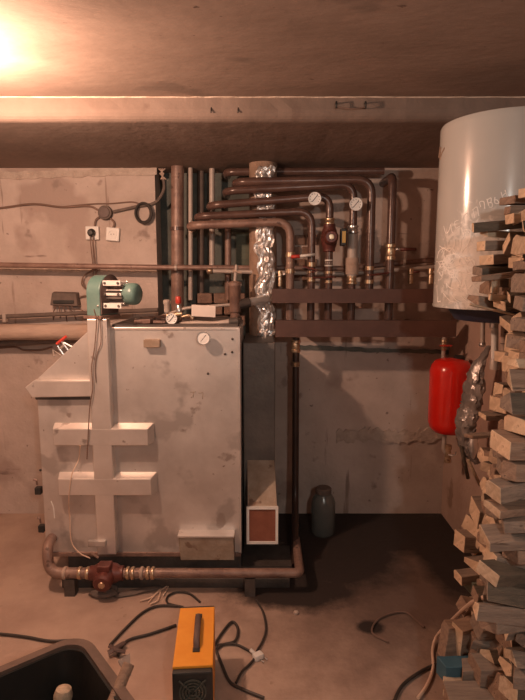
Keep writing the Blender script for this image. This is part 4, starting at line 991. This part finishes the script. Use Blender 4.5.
# --- below the heater
V = 1.72
wp(505, 325, V-.14, .40, .05, .034, -14, 12, 35, 'wood_grey', 'grey stick with bright orange end just under the bark strip')
wp(511, 331, V-.16, .38, .045, .028, -10, -6, 10, 'wood_brown', 'orange-brown block beside the bright ended grey stick')
wp(515, 323, V-.2, .36, .045, .04, 0, 0, 0, 'wood_brown', 'reddish block at the right edge below the bark strip', 'wood_brown')
wp(511, 347, V-.15, .36, .05, .014, 0, 50, 0, 'wood_pale', 'thin pale lath leaning steeply up to the right under the heater')
wp(514, 344, V-.2, .34, .06, .06, 4, 0, 10, 'wood_grey', 'wide grey board behind the leaning lath', 'wood_end', 2)
wp(501, 357, V, .40, .06, .032, 0, 2, 0, 'wood_pale', 'pale chunky block below the capped white pipe')
wp(513, 363.5, V-.15, .36, .055, .032, 0, 0, 0, 'wood_pale', 'pale block at the right edge with a cracked end')
wp(506, 374, V-.05, .36, .06, .02, 6, -14, 10, 'wood_brown', 'thin brown splinter sloping down beneath the pale blocks', 'wood_brown', 3)
wp(497.5, 391, V, .42, .06, .050, 8, -3, 0, 'wood_grey', 'thick grey block with vertical bright end, upper of the stacked pair')
wp(500, 397, V-.06, .42, .05, .010, -3, 5, 0, 'wood_brown', 'thin board between the two thick grey blocks', 'wood_brown')
wp(497.5, 405, V-.02, .42, .07, .046, 6, 0, 0, 'wood_grey', 'thick grey block with a cracked orange end, lower of the stacked pair')
wp(482, 416, V, .46, .065, .016, -4, 3, 0, 'wood_grey', 'flat grey board jutting left below the stacked pair')
wp(504, 422, V-.02, .38, .04, .022, 0, -2, 0, 'wood_dark', 'dark piece with pale end tucked under the flat grey board')
wp(468, 436.5, V+.02, .52, .035, .012, -10, 8, 0, 'wood_grey', 'narrow slanting lath reaching furthest left towards the plastic sack', 'wood_brown')
wp(500, 441, V-.02, .40, .05, .030, 6, 2, 0, 'wood_grey', 'grey block under the narrow slanting lath')
wp(497, 452, V-.01, .40, .06, .02, 5, 0, 0, 'wood_green', 'dark greenish board beneath the grey block', 'wood_green')
# --- rubble zone
Q = 1.80
specs = [(486, 462, .40, .09, .03, 10, -6, 20, 'wood_brown', 'brown bark slab at the top of the crumbled zone'),
 (492, 474, .36, .10, .03, -8, 4, 10, 'wood_brown', 'rough bark slab covered with wood dust'),
 (484, 486, .38, .05, .03, 12, -4, 25, 'wood_grey', 'grey splintered piece beside the dusty bark slab'),
 (497, 490, .34, .05, .03, 20, -5, 0, 'wood_brown', 'brown stump end in the middle of the crumbled zone'),
 (486, 503, .36, .035, .025, 6, -24, 0, 'wood_pale', 'small pale splinter standing at the edge of the pile'),
 (474, 512, .38, .08, .045, 4, 0, 10, 'wood_grey', 'broad dusty block at the pile edge near the wall'),
 (498, 505, .36, .10, .03, 0, -28, 20, 'wood_brown', 'orange brown plank sloping down to the right in the pile'),
 (511, 517, .34, .08, .085, 10, 0, 0, 'wood_green', 'square dark green block at the right edge of the pile'),
 (512, 532, .34, .08, .015, 8, 0, 0, 'wood_pale', 'thin pale board under the square dark green block'),
 (459, 541, .40, .05, .042, 2, -2, 0, 'wood_grey', 'grey block with bright left end sticking into the dark floor area'),
 (472, 530, .36, .09, .05, 4, -6, 20, 'wood_grey', 'pale grey dusty slab above the bright ended block'),
 (484, 538, .34, .07, .030, 16, -38, 0, 'wood_pale', 'pale thick board sloping steeply down to the right'),
 (505, 545, .34, .10, .05, 4, -4, 0, 'wood_brown', 'brown board behind the steep pale board'),
 (476, 549, .34, .03, .03, 10, -40, 0, 'wood_brown', 'small pale wedge below the bright ended block'),
 (457.5, 577, .40, .045, .026, 6, 4, 0, 'wood_grey', 'rounded narrow grey stick pointing left over the floor'),
 (474, 566, .38, .10, .03, 6, 6, 0, 'wood_grey', 'grey board above the narrow stick pointing left'),
 (481, 574, .36, .16, .04, -4, 4, 8, 'wood_grey', 'wide flat grey board in the middle of the lower pile'),
 (468, 585, .38, .06, .035, 4, 2, 0, 'wood_green', 'greenish board under the narrow stick pointing left'),
 (488, 595, .34, .05, .045, 20, -24, 20, 'wood_brown', 'small board with a bright orange edge in the lower pile'),
 (502, 592, .34, .12, .04, 0, 3, 0, 'wood_green', 'dark green plank below the wide flat grey board'),
 (503, 603, .30, .04, .03, 30, -20, 0, 'wood_pale', 'small pale chip end on the dark green plank')]
for i, (px, py, L, w_, h_, yw, pt, rl, tone, lab) in enumerate(specs):
    Y = 1.78 if py < 525 else (1.88 if py < 560 else 1.80)
    wp(px, py, Y - (.12 if px > 497 else 0), L, w_*1.25, h_*1.45, yw, pt, rl, tone, lab, 'wood_end' if tone != 'wood_green' else 'wood_green', i % 4)
# low front heap
low = [(478, 620, 1.62, .34, .12, .065, -2, 0, 0, 'wood_grey', 'large pale grey block in the low front heap'),
 (462, 606, 1.72, .34, .06, .045, 8, -18, 10, 'wood_brown', 'brown slab leaning where the cream cable leaves the pile'),
 (443, 640, 1.66, .30, .05, .13, 10, -6, 0, 'wood_brown', 'upright reddish brown slab at the left of the front heap'),
 (456, 641, 1.64, .28, .05, .12, 20, 6, 10, 'wood_brown', 'second upright brown slab right of the first'),
 (472, 646, 1.60, .28, .07, .075, 0, 0, 10, 'wood_brown', 'rounded reddish stump in the front heap'),
 (492, 640, 1.56, .28, .09, .08, 25, -30, 0, 'wood_brown', 'reddish block with a bright right edge, tipped over'),
 (441, 670, 1.57, .10, .05, .058, 3, 0, 0, 'blue_paint', 'small blue painted block low in the front heap'),
 (462, 672, 1.55, .10, .06, .05, 4, 0, 0, 'wood_grey', 'grey block right of the small blue block'),
 (474, 668, 1.52, .28, .09, .06, 2, 0, 0, 'wood_grey', 'big brown-grey block right of the blue one'),
 (443, 686, 1.52, .26, .06, .020, 0, -1, 0, 'wood_pale', 'long pale lath lying in front of the blue block'),
 (446, 700, 1.46, .34, .10, .05, 0, 0, 0, 'wood_grey', 'grey board at the bottom edge under the pale lath'),
 (498, 690, 1.44, .28, .09, .08, 18, -25, 0, 'wood_brown', 'tipped brown block at the bottom right corner'),
 (508, 660, 1.48, .26, .09, .06, 8, 0, 0, 'wood_brown', 'brown block near the right edge above the corner block'),
 (504, 640, 1.50, .26, .09, .05, 8, 0, 0, 'wood_grey', 'grey-green slab at the right edge of the front heap')]
for i, (px, py, Y, L, w_, h_, yw, pt, rl, tone, lab) in enumerate(low):
    wp(px, py, Y, L, w_, h_, yw, pt, rl, tone, lab, tone if tone in ('blue_paint',) else ('wood_brown' if i % 3 else 'wood_end'), i % 3)
# --- mass of the stack behind/right, in layers
def bound(py):
    pr = [(180, 530), (215, 527), (320, 524), (340, 518), (380, 514), (440, 506), (470, 492), (520, 490), (560, 492), (600, 482), (650, 472), (700, 466), (900, 455)]
    for (a, b), (c, d) in zip(pr, pr[1:]):
        if a <= py <= c: return b + (d-b)*(py-a)/(c-a)
    return 470
z = .0; k = 0
tones = ['wood_grey', 'wood_brown', 'wood_grey', 'wood_pale', 'wood_dark', 'wood_brown', 'wood_grey', 'wood_dark']
rs = random.Random(23)
while z < 1.66:
    h = rs.uniform(.030, .062)
    y = 1.27
    ymax = 1.54 if z > 1.28 else (1.62 if z > .95 else (1.72 if z > .75 else (1.86 if z > .35 else 2.0)))
    while y < ymax:
        w_ = rs.uniform(.045, .10); hh = h * rs.uniform(.62, 1.0)
        yc = y + w_/2; zz = z + hh/2
        el = math.atan((1.5-zz)/yc) - P; py = 350 + F*math.tan(el)
        px = bound(py) + rs.choice([-7, -2, 3, 8, 14]) + rs.uniform(-2, 4)
        if z < .55 and yc < 1.52: px += 38
        wild = 1 if z < .95 else 0
        dd = yc*math.cos(P) + (1.5-zz)*math.sin(P); X = (px-262.5)/F*dd
        L = XR - .03 - X
        if L > .12:
            k += 1
            wood((X, yc, zz), min(L, .42), w_-.006, hh*.93, rs.uniform(-5, 5) + wild*rs.uniform(-16, 22), rs.uniform(-2.5, 2.5) + wild*rs.uniform(-12, 8), rs.uniform(-9, 9) + wild*rs.uniform(-25, 25), rs.choice(tones), None, rs.choice(['wood_end', 'wood_brown', 'wood_grey', 'wood_pale']), 0, rs.randint(1, 9999))
        y += w_
    z += h + .001
print('stack pieces', k)
